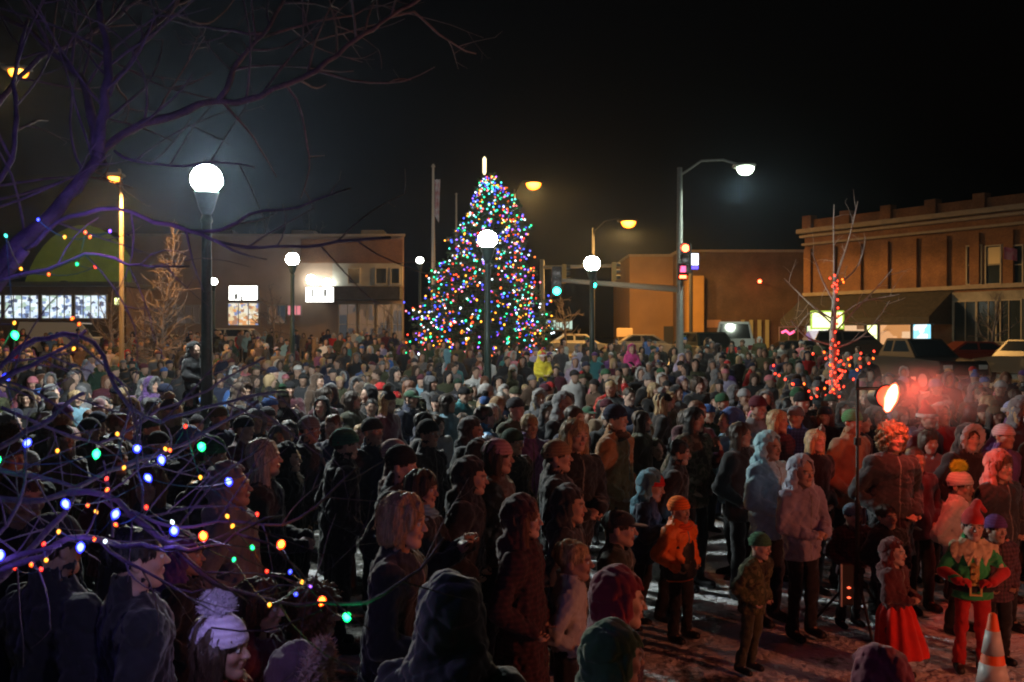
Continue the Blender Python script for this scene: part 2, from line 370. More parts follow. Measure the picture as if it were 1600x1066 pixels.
def body_mesh(name, rig, near):
    r = rig; b = r.b; w = r.w; h = r.hs
    s = grid(r, *((.0045, .0085, .011) if near else (.011, .016, .02)), ztop=max(r.H + .03, max(q[2] for q in r.wr.values()) + .2))
    c = r.c
    s.cap((0, .012, 1.40 * b), c + np.array((0, .015, -.05)) * h, .056 * w, .052 * h, k=.03)
    s.cap((-.12 * w, 0, 1.40 * b), (.12 * w, 0, 1.40 * b), .055 * w, k=.05)
    s.cap((0, 0, 1.30 * b), (0, .01, 1.0 * b), .12 * w, .105 * w, k=.05, flat=(1.05, .75))
    for sd, sg in (('L', 1), ('R', -1)):
        s.cap(r.sh[sd], r.el[sd], .044 * w, .036 * w, k=.03); s.cap(r.el[sd], r.wr[sd], .036 * w, .025 * w, k=.015)
        hand_prims(s, r.wr[sd], r.hd[sd], sg, w, near)
    for a, k_, an, toe in r.legs:
        s.cap(a, k_, .060 * w, .042 * w, k=.04); s.cap(k_, an, .042 * w, .032 * w, k=.02); s.cap(an, toe, .034 * w, .026 * w, k=.02)
    head_prims(s, c, h)
    V, Q = s.surface(); 
    if near: V = smooth_np(V, Q, 1, .3)
    L = (V - c) / h; x, y, z = np.abs(L[:, 0]), L[:, 1], L[:, 2]; C = np.ones((len(V), 3)); fr = (y < -.05)
    g = lambda m: np.clip(m, 0, 1)[:, None]
    lip = g(1.6 * np.exp(-(L[:, 0] / .021) ** 2 - ((z + .054) / .010) ** 2) * (y < -.08)); C = C * (1 - lip * np.array((.15, .5, .45)))
    brow = g(1.8 * np.exp(-((x - .031) / .015) ** 2 - ((z - .026) / .005) ** 2) * fr); C = C * (1 - brow * .75)
    cheek = g(.8 * np.exp(-((x - .04) / .02) ** 2 - ((z + .022) / .02) ** 2) * fr); C = C * (1 - cheek * np.array((0, .22, .2)))
    eye = g(1.5 * np.exp(-((x - .030) / .012) ** 2 - ((z - .004) / .006) ** 2) * fr); C = C * (1 - eye * .45)
    return mesh_np(name, V, Q, M['skin'], cols=C)
def torso_prims(s, r, kind, grow=0.0):
    b, w = r.b, r.w; q = {'puffer': .010, 'vest': .010}.get(kind, 0); g = {'puffer': .022, 'parka': .019, 'coat': .013, 'hoodie': .002, 'tunic': .0, 'vest': .018}[kind] + grow
    s.cap((-.135 * w, .0, 1.395 * b), (.135 * w, .0, 1.395 * b), .070 * w + g, k=.05)
    s.cap((-.05 * w, .01, 1.43 * b), (.05 * w, .01, 1.43 * b), .075 * w + g, k=.05)
    s.cap((0, 0, 1.34 * b), (0, .0, 1.05 * b), .155 * w + g, .150 * w + g, k=.06, flat=(1.12, .78), quilt=q, qp=.075)
    hem = {'puffer': .88, 'parka': .80, 'coat': .62, 'hoodie': .93, 'tunic': .86, 'vest': .9}[kind] * b
    lo = .17 if kind in ('coat', 'tunic') else .155
    s.cap((0, 0, 1.06 * b), (0, .005, hem - .02), .150 * w + g, lo * w + g + (.02 if kind in ('coat', 'tunic') else 0), k=.05, flat=(1.12, .82), quilt=q, qp=.075)
    if r.sit: hem = max(hem, r.hip - .04)
    for sd in 'LR':
        rr = .058 * w + g * .8; e, wv = r.el[sd], r.wr[sd]; we = wv - (wv - e) / np.linalg.norm(wv - e) * .0
        s.cap(r.sh[sd], e, rr + .008, rr, k=.035, quilt=q * .8, qp=.06); s.cap(e, we, rr, rr * .82, k=.02, quilt=q * .8, qp=.06)
    return hem
def jacket_field(s, r, kind, seed, grow=0.0):
    hem = torso_prims(s, r, kind, grow); c = r.c
    s.cap((0, .01, 1.45 * r.b), c + np.array((0, .012, -.085)) * r.hs, .085 * r.w + grow, .080 * r.hs + grow, k=.035)
    s.wobble(.009 if kind != 'puffer' else .005, 26, seed, (1, 1, .55)); s.wobble(.004, 60, seed + 5)
    s.crease(.009 if kind != 'puffer' else .005, 21, seed + 9, (1, 1, .8)); s.crease(.006, 44, seed + 11)
    return hem
def jacket_zip(name, r, kind, seed, mat='nylon', hw=.006, side=0.0, z0=.0, z1=1.49, grow=.0035):
    s = SDF(axis(side - hw - .03, side + hw + .03, 9, 9, .0045, .0045), axis(-.3, .05, 9, 9, .006, .006), axis(.58 * r.b, 1.56 * r.b, 9, 9, .009, .009)); hem = jacket_field(s, r, kind, seed, grow)
    X, Y, Z = s.ax[0][:, None, None], s.ax[1][None, :, None], s.ax[2][None, None, :]
    s.f = np.maximum(s.f, np.maximum(np.maximum(np.abs(X - side) - hw, Y + .03) + 0 * Z, np.maximum(Z - z1 * r.b, max(hem + .01, z0 * r.b) - Z) + 0 * X).astype(np.float32)); V, Q = s.surface(); return mesh_np(name, V, Q, M[mat])
def jacket_mesh(name, rig, near, kind='parka', mat='cloth', seed=0):
    r = rig; s = grid(r, *((.0085, .009, .0095) if near else (.015, .018, .02)), zlo=.5 * r.b, ztop=max(1.6 * r.b, max(q[2] for q in r.wr.values()) + .12))
    hem = jacket_field(s, r, kind, seed)
    c = r.c
    s.cap(c + np.array((0, .01, -.13)) * r.hs, c + np.array((0, -.02, .05)) * r.hs, .064 * r.hs, .075 * r.hs, k=.008, sub=True)
    s.cut_below(hem)
    V, Q = s.surface(); return mesh_np(name, V, Q, M[mat])
def trousers_mesh(name, rig, near, seed=1, flare=0.0):
    r = rig; b, w = r.b, r.w; s = grid(r, *((.011, .011, .012) if near else (.018, .02, .024)), arms=False, zlo=0.02 if not r.sit else r.hip - .5, ztop=1.08 * b)
    s.cap((-.05 * w, 0, .95 * b), (.05 * w, 0, .95 * b), .098 * w, k=.05); s.cap((0, 0, .98 * b), (0, 0, 1.02 * b), .10 * w, k=.04, flat=(1.1, .8))
    for a, k_, an, toe in r.legs:
        s.cap(a, k_, .086 * w, .068 * w, k=.02); s.cap(k_, an, .068 * w, .062 * w + flare, k=.02)
    s.wobble(.009, 32, seed, (1, 1, .8)); s.crease(.009, 30, seed + 2, (1, 1, 1.3))
    if not r.sit: s.cut_below(.07 * b)
    V, Q = s.surface(); return mesh_np(name, V, Q, M['cloth'])
def boot_mesh(name, rig, near, i):
    r = rig; b, w = r.b, r.w; a, k_, an, toe = [np.array(q) for q in r.legs[i]]
    s = SDF(axis(an[0] - .12, an[0] + .12, 9, 9, .011, .011), axis(toe[1] - .1, an[1] + .12, 9, 9, .011, .011), axis(an[2] - .13, an[2] + .2, 9, 9, .011, .011))
    s.cap(an + np.array((0, 0, .10 * b)), an, .055 * w, .052 * w, k=.02); s.cap(an - np.array((0, -.01, .03)), toe, .050 * w, .044 * w, k=.03)
    if not r.sit: s.cut_below(.004, .004)
    V, Q = s.surface(); return mesh_np(name, V, Q, M['nylon'])
# head coverings, modelled round the head centre (hs = 1) -------------------------------------------------
def hg(near, r=.2, zlo=-.3, zhi=.22, f=.0055): 
    h = f if near else .024 if XM[0] else .013; return SDF(axis(-r, r, 9, 9, h, h), axis(-r, r, 9, 9, h, h), axis(zlo, zhi, 9, 9, h, h))
def face_cut(s, zt=.045, w_=.075): s.ell((0, -.14, -.045 + zt - .045), (w_, .10, .095), k=.012, sub=True)
def cover_mesh(name, kind, near):
    s = hg(near, r=.24 if kind in ('furhood', 'longhair', 'hood', 'ruff') else .2, zlo=-.42 if kind == 'longhair' else -.3, zhi=.30 if kind in ('pom', 'santa', 'tuque') else .2)
    mat = 'cloth'
    if kind in ('beanie', 'pom', 'tuque'):
        s.ell((0, .012, .042), (.088, .105, .092 if kind != 'tuque' else .125)); s.cap((0, .01, .04), (0, .005, .022), .090, .093, k=.01, flat=(.97, 1.12))
        s.ell((0, -.035, -.075), (.15, .16, .108), k=.008, sub=True)
        s.ell((0, .012, .042), (.091, .109, .017), k=.012)
        s.cap((0, 0, -.2), (0, 0, -.09), .12, k=.01, sub=True); mat = 'knit'
    if kind == 'pom':
        s.ell((0, .02, .155), (.046, .046, .042), k=.008); s.wobble(.003, 260, 3)
    if kind == 'pomball':
        s.ell((0, .02, .155), (.048, .048, .045), k=.008); s.wobble(.012, 240, 3); mat = 'fur'
    if kind == 'cap':
        s.ell((0, .012, .045), (.083, .100, .078)); s.cut_below(.028, .004)
        s.ell((0, -.10, .036), (.066, .075, .008 if near else .014), k=.006)
    if kind == 'santa':
        s.ell((0, .012, .05), (.086, .103, .085)); s.cut_below(.02, .004)
        s.cap((0, .02, .11), (.05, .08, .18), .05, .03, k=.03); s.cap((.05, .08, .18), (.12, .12, .11), .03, .018, k=.02)
    if kind == 'trim':
        a = np.linspace(0, 2 * math.pi, 15)
        for i in range(14): s.cap((.086 * math.cos(a[i]), .012 + .103 * math.sin(a[i]), .03), (.086 * math.cos(a[i + 1]), .012 + .103 * math.sin(a[i + 1]), .03), .022, k=.01)
        s.ell((.125, .125, .095), (.028, .028, .028), k=.005); s.wobble(.006, 200, 2); mat = 'fur'
    if kind in ('hood', 'furhood'):
        s.ell((0, .028, .03), (.108, .128, .125)); s.cap((0, .03, -.03), (0, .05, -.19), .105, .115, k=.05, flat=(1.0, .9))
        s.cap((0, .06, -.19), (0, .03, -.22), .13, .12, k=.05, flat=(1.25, .8))
        s.wobble(.008, 34, 9); s.crease(.008, 26, 4); s.wobble(.003, 80, 4)
        s.ell((0, -.01, .01), (.088, .112, .108), k=.01, sub=True); s.ell((0, -.12, -.01), (.080, .11, .105), k=.012, sub=True)
        s.cap((0, -.05, -.10), (0, -.09, -.26), .078, .07, k=.02, sub=True)
    if kind == 'ruff':
        a = np.linspace(0, 2 * math.pi, 19)
        for i in range(18):
            f = lambda t: (.092 * math.cos(t), -.050 - .02 * math.sin(t), .005 + .122 * math.sin(t))
            s.cap(f(a[i]), f(a[i + 1]), .028, k=.01)
        s.wobble(.016, 170, 2); mat = 'fur'
    if kind == 'short':
        s.ell((0, .018, .036), (.080, .098, .086)); s.wobble(.007, 90, 5, (1, 1, .5)); face_cut(s, .052, .07)
        s.ell((0, -.01, -.09), (.14, .085, .08), k=.02, sub=True); mat = 'hair'
    if kind == 'bob':
        s.ell((0, .018, .038), (.094, .110, .095)); s.ell((0, .03, -.04), (.098, .095, .095), k=.04)
        s.wobble(.012, 60, 5, (1.2, 1.2, .22)); s.wobble(.004, 150, 6, (1.2, 1.2, .15)); face_cut(s, .046, .068); s.cap((0, -.09, -.06), (0, -.08, -.2), .075, k=.02, sub=True); mat = 'hair'
    if kind == 'longhair':
        s.ell((0, .018, .036), (.088, .106, .092)); s.cap((0, .035, -.02), (0, .05, -.22), .085, .075, k=.04, flat=(1.15, .75))
        for g in (1, -1): s.cap((g * .075, -.0, -.02), (g * .085, -.03, -.25), .032, .022, k=.03)
        s.wobble(.009, 60, 8, (1.2, 1.2, .22)); s.wobble(.003, 150, 6, (1.2, 1.2, .15)); face_cut(s, .046, .066); s.cap((0, -.08, -.08), (0, -.06, -.3), .062, k=.02, sub=True); mat = 'hair'
    if kind == 'curls':
        s.ell((0, .018, .038), (.105, .118, .102)); s.ell((0, .03, -.04), (.11, .10, .09), k=.04); s.wobble(.026, 75, 11); s.wobble(.008, 160, 3)
        face_cut(s, .046, .068); s.cap((0, -.09, -.06), (0, -.08, -.2), .075, k=.02, sub=True); mat = 'hair'
    if kind == 'scarf':
        s.cap((0, .01, -.135), (0, .0, -.165), .085, .098, k=.02, flat=(1.1, 1.05)); s.wobble(.014, 50, 3, (.5, .5, 1.6)); s.ell((0, 0, -.06), (.068, .075, .075), k=.01, sub=True); mat = 'knit'
    if kind == 'earmuff':
        for g in (1, -1): s.ell((g * .088, .01, -.005), (.03, .042, .045), k=.005)
        a = np.linspace(0, math.pi, 12)
        for i in range(11): s.cap((.09 * math.cos(a[i]), .01, .02 + .098 * math.sin(a[i])), (.09 * math.cos(a[i + 1]), .01, .02 + .098 * math.sin(a[i + 1])), .010, k=.01)
        s.wobble(.006, 200, 2); mat = 'fur'
    V, Q = s.surface()
    if near and mat in ('hair', 'fur') and kind != 'earmuff': V, Q = add_strands(V, Q, kind)
    return mesh_np(name, V, Q, M[mat])
def add_strands(V, Q, kind):
    """loose locks (or fur tufts) lying over the shape"""
    rnd = np.random.default_rng(4); e1 = V[Q[:, 2]] - V[Q[:, 0]]; e2 = V[Q[:, 3]] - V[Q[:, 1]]; fn = np.cross(e1, e2); N = np.zeros_like(V)
    for i in range(4):
        for k in range(3): N[:, k] += np.bincount(Q[:, i], fn[:, k], len(V))
    N /= np.linalg.norm(N, axis=1)[:, None] + 1e-12; fur = kind in ('ruff', 'trim', 'pomball')
    out = np.nonzero((V * N).sum(1) > .02)[0]; m_ = 1500 if fur else 1100; seeds = rnd.choice(out, m_); steps = 3 if fur else 7; stp = .009 if fur else rnd.uniform(.006, .013, m_)[:, None]
    p = V[seeds] + N[seeds] * .001; path = [p]; nn = N[seeds]; jit = rnd.normal(size=(m_, 3)) * (.5 if fur else .28 if kind != 'curls' else .9)
    sub_ = rnd.choice(len(V), min(len(V), 2500), replace=False); SV, SN = V[sub_], N[sub_]
    for k in range(steps):
        if fur: d = nn + jit
        else: g_ = np.array((0, 0.15, -1.0)) + jit; d = g_ - nn * (g_ * nn).sum(1)[:, None]
        if kind == 'curls': jit = np.cross(jit, nn) + jit * .3
        d /= np.linalg.norm(d, axis=1)[:, None] + 1e-9; p = p + d * stp; path.append(p)
        if not fur:
            idx = np.argmin(((p[:, None, :] - SV[None]) ** 2).sum(2), 1); nn = SN[idx]; off = ((p - SV[idx]) * nn).sum(1); p = p - nn * (off - rnd.uniform(.001, .005, m_))[:, None]; path[-1] = p
    path = np.array(path); T = path[-1] - path[0]; side = np.cross(T, N[seeds]); side /= np.linalg.norm(side, axis=1)[:, None] + 1e-9
    wv = (.0022 if fur else .0028) * np.linspace(1, .15, steps + 1); L_, R_ = [path[k] - side * wv[k] for k in range(steps + 1)], [path[k] + side * wv[k] for k in range(steps + 1)]
    X = np.stack(L_ + R_, 1).reshape(-1, 3); base = np.arange(m_)[:, None] * 2 * (steps + 1) + len(V); F_ = []
    for k in range(steps): F_.append(np.hstack((base + k, base + k + 1, base + steps + 2 + k, base + steps + 1 + k)))
    return np.vstack((V, X)), np.vstack([Q] + F_)
# ------------------------------------------------------------------ the ground
def ss(a, b, x): t = np.clip((x - a) / (b - a), 0, 1); return t * t * (3 - 2 * t)
def zg(x, y): return float(1.3 * ss(14, 60, y) + (.02 * math.sin(x * 1.3 + y * .7) + .015 * math.sin(y * 2.1 - x)) * (1 - ss(40, 60, y)))
def ground_sheet(name, x0, x1, y0, y1, nx, ny, mat, dz=0.0, kind='structure'):
    xs = np.linspace(x0, x1, nx); ys = np.linspace(y0, y1, ny)
    X, Y = np.meshgrid(xs, ys, indexing='ij'); Z = 1.3 * ss(14, 60, Y) + (.02 * np.sin(X * 1.3 + Y * .7) + .015 * np.sin(Y * 2.1 - X)) * (1 - ss(40, 60, Y)) + dz
    V = np.c_[X.ravel(), Y.ravel(), Z.ravel()]; i, j = np.meshgrid(np.arange(nx - 1), np.arange(ny - 1), indexing='ij'); a = (i * ny + j).ravel()
    Q = np.stack((a, a + ny, a + ny + 1, a + 1), 1); return tag(link(name, mesh_np(name, V, Q, mat)), kind=kind)
m, n, l, b = new_mat('trampled_snow'); b.inputs["Roughness"].default_value = .75
tc = n.new("ShaderNodeTexCoord"); t1 = n.new("ShaderNodeTexNoise"); t1.inputs["Scale"].default_value = 1.1; t1.inputs["Detail"].default_value = 9; t1.inputs["Roughness"].default_value = .68
t2 = n.new("ShaderNodeTexNoise"); t2.inputs["Scale"].default_value = 14; t2.inputs["Detail"].default_value = 6
l.new(tc.outputs["Object"], t1.inputs[0]); l.new(tc.outputs["Object"], t2.inputs[0])
rp = n.new("ShaderNodeValToRGB"); e = rp.color_ramp.elements; e[0].position = .34; e[0].color = (.035, .03, .025, 1); e[1].position = .44; e[1].color = (.85, .85, .88, 1)
x = e.new(.39); x.color = (.20, .19, .17, 1)
sxyz = n.new("ShaderNodeSeparateXYZ"); l.new(tc.outputs["Object"], sxyz.inputs[0])            # the left of the square is trodden to mud, the clearing keeps its snow
mr = n.new("ShaderNodeMapRange"); mr.inputs[1].default_value = -1.0; mr.inputs[2].default_value = 1.4; mr.inputs[3].default_value = -.13; mr.inputs[4].default_value = 0; l.new(sxyz.outputs[0], mr.inputs[0])
am = n.new("ShaderNodeMath"); am.operation = 'ADD'; l.new(t1.outputs["Fac"], am.inputs[0]); l.new(mr.outputs[0], am.inputs[1]); l.new(am.outputs[0], rp.inputs[0]); l.new(rp.outputs[0], b.inputs["Base Color"])
ad = n.new("ShaderNodeMath"); ad.operation = 'ADD'; l.new(t1.outputs["Fac"], ad.inputs[0]); l.new(t2.outputs["Fac"], ad.inputs[1])
bp = n.new("ShaderNodeBump"); bp.inputs["Strength"].default_value = .9; bp.inputs["Distance"].default_value = .12; l.new(ad.outputs[0], bp.inputs["Height"]); l.new(bp.outputs[0], b.inputs["Normal"])
M['snow'] = m
M['asphalt'] = pmat('asphalt', (.05, .048, .045), .7, .3, 3, .3, 30)
M['slush'] = pmat('salted_slush', (.25, .24, .23), .6, base2=(.5, .49, .47), scale=2, bump=.5, bscale=10)
ground_sheet('ground', -300, 300, -30, 52, 240, 240, M['snow'])
ground_sheet('ground_beyond', -600, 600, 52, 1200, 40, 200, M['slush'])
ground_sheet('street', -300, 300, 53.5, 63.0, 60, 12, M['asphalt'], .004)
tag(MB().box((0, 52.9, zg(0, 52.9) + .03), (300, .3, .26)).build('kerb', pmat('concrete', (.35, .34, .32), .9, .2, 5)), kind='structure')

# ------------------------------------------------------------------ lights and their posts
def point(name, loc, color, power, rad=.05, parent=None, spot=None, aim=None, blend=.6):
    d = bpy.data.lights.new(name, 'SPOT' if spot else 'POINT'); d.energy = power; d.color = color; d.shadow_soft_size = rad
    o = bpy.data.objects.new(name, d); col.objects.link(o); o.location = tuple(map(float, loc))
    if spot:
        from mathutils import Vector
        d.spot_size = R(spot); d.spot_blend = blend; o.rotation_euler = (Vector(aim) - Vector(loc)).to_track_quat('-Z', 'Y').to_euler()
    if parent is not None:
        o.parent = parent; o.matrix_parent_inverse = parent.matrix_basis.inverted()
    return o
M['post'] = pmat('dark_green_paint', (.03, .055, .05), .4, .2, 20)
M['steel'] = pmat('galvanised_steel', (.14, .145, .145), .6, .15, 15, metal=.3)
M['darksteel'] = pmat('dark_painted_steel', (.02, .02, .022), .6)
M['globe'] = emat('lit_globe', (.93, 1, .95), 145)
M['globe_bright'] = emat('lit_globe_bright', (.90, 1, .97), 1350)
M['globe_dim'] = emat('lit_small_globe', (.93, 1, .9), 30)
M['sodium'] = glow_mat('lit_sodium_lens', (1, .25, .01), (1, .42, .05), 3.0, 9, .85)
M['greenwhite'] = emat('lit_mercury_lens', (.80, 1, .75), 60)
def lamp_post(px, py, D, label, gl=M['globe'], r=.2):
    x, y, z = P(px, py, D); g = zg(x, y); t = empty('street_lamp', (x, y, g)); H = z - g
    tag(t, label, 'street lamp', 'globe street lamps in the square')
    MB().lathe([(.24, 0), (.24, .08), (.19, .12), (.17, .5), (.13, .62), (.12, .7), (.10, .74)], n=16).build('base', M['post'], t, True)
    MB().lathe([(.095, .74), (.075, 2.4), (.065, H - .62), (.085, H - .58), (.06, H - .5)], n=14).build('pole', M['post'], t, True)
    MB().lathe([(.06, H - .5), (.10, H - .42), (.16, H - r * .98), (.17, H - r * .85)], n=16).build('collar', M['post'], t, True)
    k = np.linspace(-1, 1, 12); MB().lathe([(max(r * math.sqrt(max(1 - q * q, 0)) * (1.0 if q < 0 else .97), .02), H + q * r * .92) for q in k], n=20).build('globe', gl, t, True)
    MB().lathe([(.10, H + r * .86), (.08, H + r * .96), (.03, H + r * 1.04), (.015, H + r * 1.3)], n=12).build('finial', M['post'], t, True)
    return t
L1 = lamp_post(323, 280, 13.3, 'tall street lamp with the biggest glowing white globe beside the bare branches', M['globe_bright'], r=.215)
L2 = lamp_post(762, 374, 21.4, 'street lamp with white globe standing in front of the lit Christmas tree', r=.215)
L3 = lamp_post(925, 412, 28.6, 'street lamp with white globe beside the green traffic signals', r=.24)
L4 = lamp_post(457, 405, 33.0, 'street lamp with small white globe before the brick store front', r=.23)

lamp_post(2290, 200, 10.2, 'unseen street lamp added beyond the right edge of the view for neutral light', emat('added_fill_globe', (1, .97, .9), 75), .2)  # unseen lamp, added to light the right foreground neutrally
lamp_post(656, 407, 52, 'distant street lamp with tiny white globe beside the flagpole', M['globe_dim'], .2)
lamp_post(334, 440, 50, 'distant street lamp with tiny white globe behind the tallest lamp post', M['globe_dim'], .2)

M['wood'] = pmat('pale_aluminium', (.45, .38, .30), .5, metal=.3)
# cobra head lamps on long poles
def cobra(base_px, base_py, D, head_px, head_py, label, lens, mat=M['darksteel'], r0=.11, lr=.3):
    bx = GX(base_px, D); top = P(base_px, base_py, D)[2]; g = zg(bx, D); hd = P(head_px, head_py, D)
    t = empty('street_light_pole', (bx, D, g)); tag(t, label, 'street light')
    L = lambda q: np.array(q) - np.array((bx, D, g))
    MB().lathe([(r0 * 1.8, 0), (r0 * 1.8, .05), (r0 * 1.1, .1), (r0, .12), (r0 * .62, top - g)], n=12).build('pole', mat, t, True)
    a = L((bx, D, top - .3)); h = L(hd) + np.array((0, 0, .1)); pts = [a, a + (h - a) * .35 + np.array((0, 0, .45)), a + (h - a) * .7 + np.array((0, 0, .40)), h + np.array((0, 0, .12))]
    q = np.linspace(0, 3, 13); pts = np.array([[np.interp(i, range(4), [p[k] for p in pts]) for k in range(3)] for i in q])
    MB().tube(pts, .045, 8).build('arm', mat, t, True)
    dx = np.sign(h[0] - a[0]) or 1
    MB().box(h + np.array((dx * .1, 0, .1)), (lr * 2.6, lr * 1.6, .14), bev=.05).build('lamp_head', mat, t)
    k = np.linspace(0, 1, 7); MB().lathe([(max(lr * math.sqrt(1 - (1 - q) ** 2), .01), lr * .9 * (q - 1)) for q in k], h + np.array((dx * .15, 0, .03)), 16).build('lens', lens, t, True)
    return t
cobra(1062, 262, 35, 1158, 268, 'tall grey pole with curved arm, white lamp and long signal mast arm', M['greenwhite'], M['steel'], .15)
CB1 = cobra(804, 296, 62, 830, 290, 'sodium street light glowing orange beside the top of the Christmas tree', M['sodium'], lr=.5)
CB2 = cobra(927, 356, 58, 978, 350, 'sodium street light glowing orange above the signal mast arm', M['sodium'], lr=.46)
CB3 = cobra(190, 282, 30, 186, 284, 'pale pole with orange lamp and red bulbs beside the orange tree', M['sodium'], pmat('weathered_pole', (.09, .07, .045), .8), .085, lr=.2)
CB4 = cobra(-60, 120, 30, 22, 118, 'orange street light showing through the branches at the upper left corner', M['sodium'], M['steel'])

# traffic signals
M['sig'] = pmat('signal_yellow_paint', (.35, .22, .04), .5); M['black'] = pmat('black_plastic', (.015, .015, .015), .5)
M['green_on'] = emat('lit_green_signal', (.02, 1, .72), 26); M['red_on'] = emat('lit_red_signal', (1, .06, .02), 26); M['off'] = pmat('unlit_lens', (.03, .02, .02), .3)
def signal_head(px, py, D, lit, label, rz=0.0, housing=None, s=1.0):
    c = P(px, py, D); i = {'red': 0, 'green': 2}[lit] if lit else -1
    base = c + np.array((0, 0, (-.36 if lit == 'red' else .36 if lit == 'green' else 0) * s)); t = empty('traffic_signal', base - np.array((0, 0, .55)), rz)
    tag(t, label, 'traffic signal')
    MB().box((0, .12, .55), (.36 * s, .22, 1.1 * s), bev=.03).build('housing', housing or M['black'], t)
    for k in range(3):
        z = .55 + (1 - k) * .36 * s
        on = lit and k == i
        mb = MB(); a = np.linspace(0, 2 * math.pi, 19)[:-1]
        mb.add(np.r_[[(0, -.02, z)], np.c_[.135 * s * np.cos(a), np.full(18, -.005), z + .135 * s * np.sin(a)]], [(0, 1 + (q + 1) % 18, 1 + q) for q in range(18)])
        mb.build('lens', {'red': M['red_on'], 'green': M['green_on']}[lit] if on else M['off'], t)
        v = MB(); aa = np.linspace(-.3, math.pi + .3, 14); rr = .155 * s
        v.add(np.r_[np.c_[rr * np.cos(aa), np.full(14, 0), z + rr * np.sin(aa)], np.c_[rr * np.cos(aa), np.full(14, -.2), z + rr * np.sin(aa)]], [(q, q + 1, 15 + q, 14 + q) for q in range(13)])
        v.build('visor', M['black'], t)
    return t
# mast arms
def mast(name, p0, p1, r, label, mat, extra=()):
    p0, p1 = np.array(p0), np.array(p1); t = empty(name, p0); tag(t, label, 'signal arm')
    MB().tube([(p1 - p0) * q for q in np.linspace(0, 1, 6)], np.linspace(r, r * .55, 6), 10).build('arm_tube', mat, t, True)
    for px, h0, h1 in extra:
        q = (px - p0[0]) / (p1[0] - p0[0]); c = (p1 - p0) * q; MB().tube([c + (0, -.13, h0), c + (0, -.13, h1)], .03, 6).build('hanger', mat, t)
    return t
M['litsteel'] = pmat('lamplit_steel', (.35, .30, .22), .6)  # paler, warmer steel, with lamplight put into its colour
a0 = P(1059, 452, 34.9); a1 = P(862, 437, 36)
mast('mast_arm', a0, a1, .12, 'long steel mast arm carrying two green traffic signals', M['litsteel'], [(GX(870, 36), .0, -.12), (GX(928, 35.6), 0, -.12)])
signal_head(870, 455, 35.6, 'green', 'traffic signal showing bright green at the tip of the mast arm')
signal_head(928, 446, 35.4, 'green', 'traffic signal showing green just below the lamp globe by the mast arm', s=.6)
p = empty('signal_pole', (GX(847, 50), 50, zg(0, 50))); tag(p, 'yellowish signal pole beside the Christmas tree with arm and side turned signals', 'signal pole')
zt = P(847, 418, 50)[2] - zg(0, 50)
MB().lathe([(.16, 0), (.11, zt + .4)], n=10).build('pole', M['litsteel'], p, True)
MB().tube([(0, 0, zt), (GX(968, 50) - GX(847, 50), 0, zt + .1)], .09, 8).build('arm', M['litsteel'], p, True)
signal_head(885, 428, 49.8, None, 'unlit yellow traffic signal seen edge on beside the Christmas tree', R(90), M['sig'], .9)
signal_head(963, 425, 49.8, None, 'unlit yellow traffic signal seen edge on at the far arm tip', R(90), M['sig'], .9)
t = signal_head(1071, 388, 34.8, 'red', 'traffic signal showing red on the tall grey pole', R(-20))
MB().box((-.12, .12, .8), (.3, .05, .05)).build('bracket', M['darksteel'], t)
# lit box sign just beyond the pole
M['signwhite'] = emat('lit_white_sign', (.75, .82, 1), 5); M['signblue'] = emat('lit_blue_sign', (.08, .06, .8), 3.0); M['signpink'] = emat('lit_pink_sign', (1, .1, .25), 3)
c = P(1080, 408, 60); t = empty('pole_sign', (c[0], 60, zg(0, 60))); tag(t, 'square lit white and blue sign above the orange pillar', 'sign')
hh = c[2] - zg(0, 60); MB().tube([(0, .1, 0), (0, .1, hh - .6)], .12, 10).build('pole', M['darksteel'], t); MB().box((0, .1, hh), (.95, .3, 1.1), bev=.04).build('cabinet', M['darksteel'], t)
MB().box((0, -.07, hh + .1), (.85, .03, .7)).build('lit_face', M['signwhite'], t); MB().box((0, -.07, hh - .42), (.85, .03, .2)).build('lit_strip', M['signblue'], t)
c = P(1067, 425, 34.8); t = empty('crossing_signal', c); tag(t, 'small lit pink pedestrian signal strapped to the tall grey pole', 'pedestrian signal')
MB().box((0, .08, 0), (.34, .16, .62), bev=.03).build('housing', M['black'], t); MB().box((0, -.012, .1), (.2, .02, .22)).build('lit_hand', M['signpink'], t); MB().box((0, -.012, -.18), (.24, .02, .10)).build('lit_count', M['red_on'], t)

# flagpoles
M['wood'] = pmat('pale_aluminium', (.45, .38, .30), .5, metal=.3)
t = empty('flagpole', (GX(677, 40), 40, zg(0, 40))); tag(t, 'tall slim flagpole with a limp flag beside the Christmas tree', 'flagpole')
H = P(677, 262, 40)[2] - zg(0, 40); MB().lathe([(.10, 0), (.085, H * .5), (.045, H), (.09, H + .03), (.05, H + .12), (.01, H + .16)], n=10).build('pole', M['wood'], t, True)
mb = MB(); zz = np.linspace(H - .5, H - 2.0, 12); vs = []; fs = []
for i, z in enumerate(zz):
    for j in range(7): vs.append((.06 + .24 * j / 6 * (1 - .3 * i / 11), .09 * math.sin(j * 1.9 + i * .25), z - .05 * j * (i / 11)))
for i in range(11):
    for j in range(6): a = i * 7 + j; fs.append((a, a + 1, a + 8, a + 7))
mb.add(vs, fs).build('flag', pmat('faded_flag', (.35, .10, .10), .9, base2=(.5, .45, .45), scale=3), t, True)
t = empty('flagpole', (GX(713, 44), 44, zg(0, 44))); tag(t, 'thinner shorter flagpole half hidden behind the Christmas tree', 'flagpole')
H = P(713, 305, 44)[2] - zg(0, 44); MB().lathe([(.08, 0), (.035, H), (.06, H + .05), (.01, H + .1)], n=8).build('pole', M['wood'], t, True)
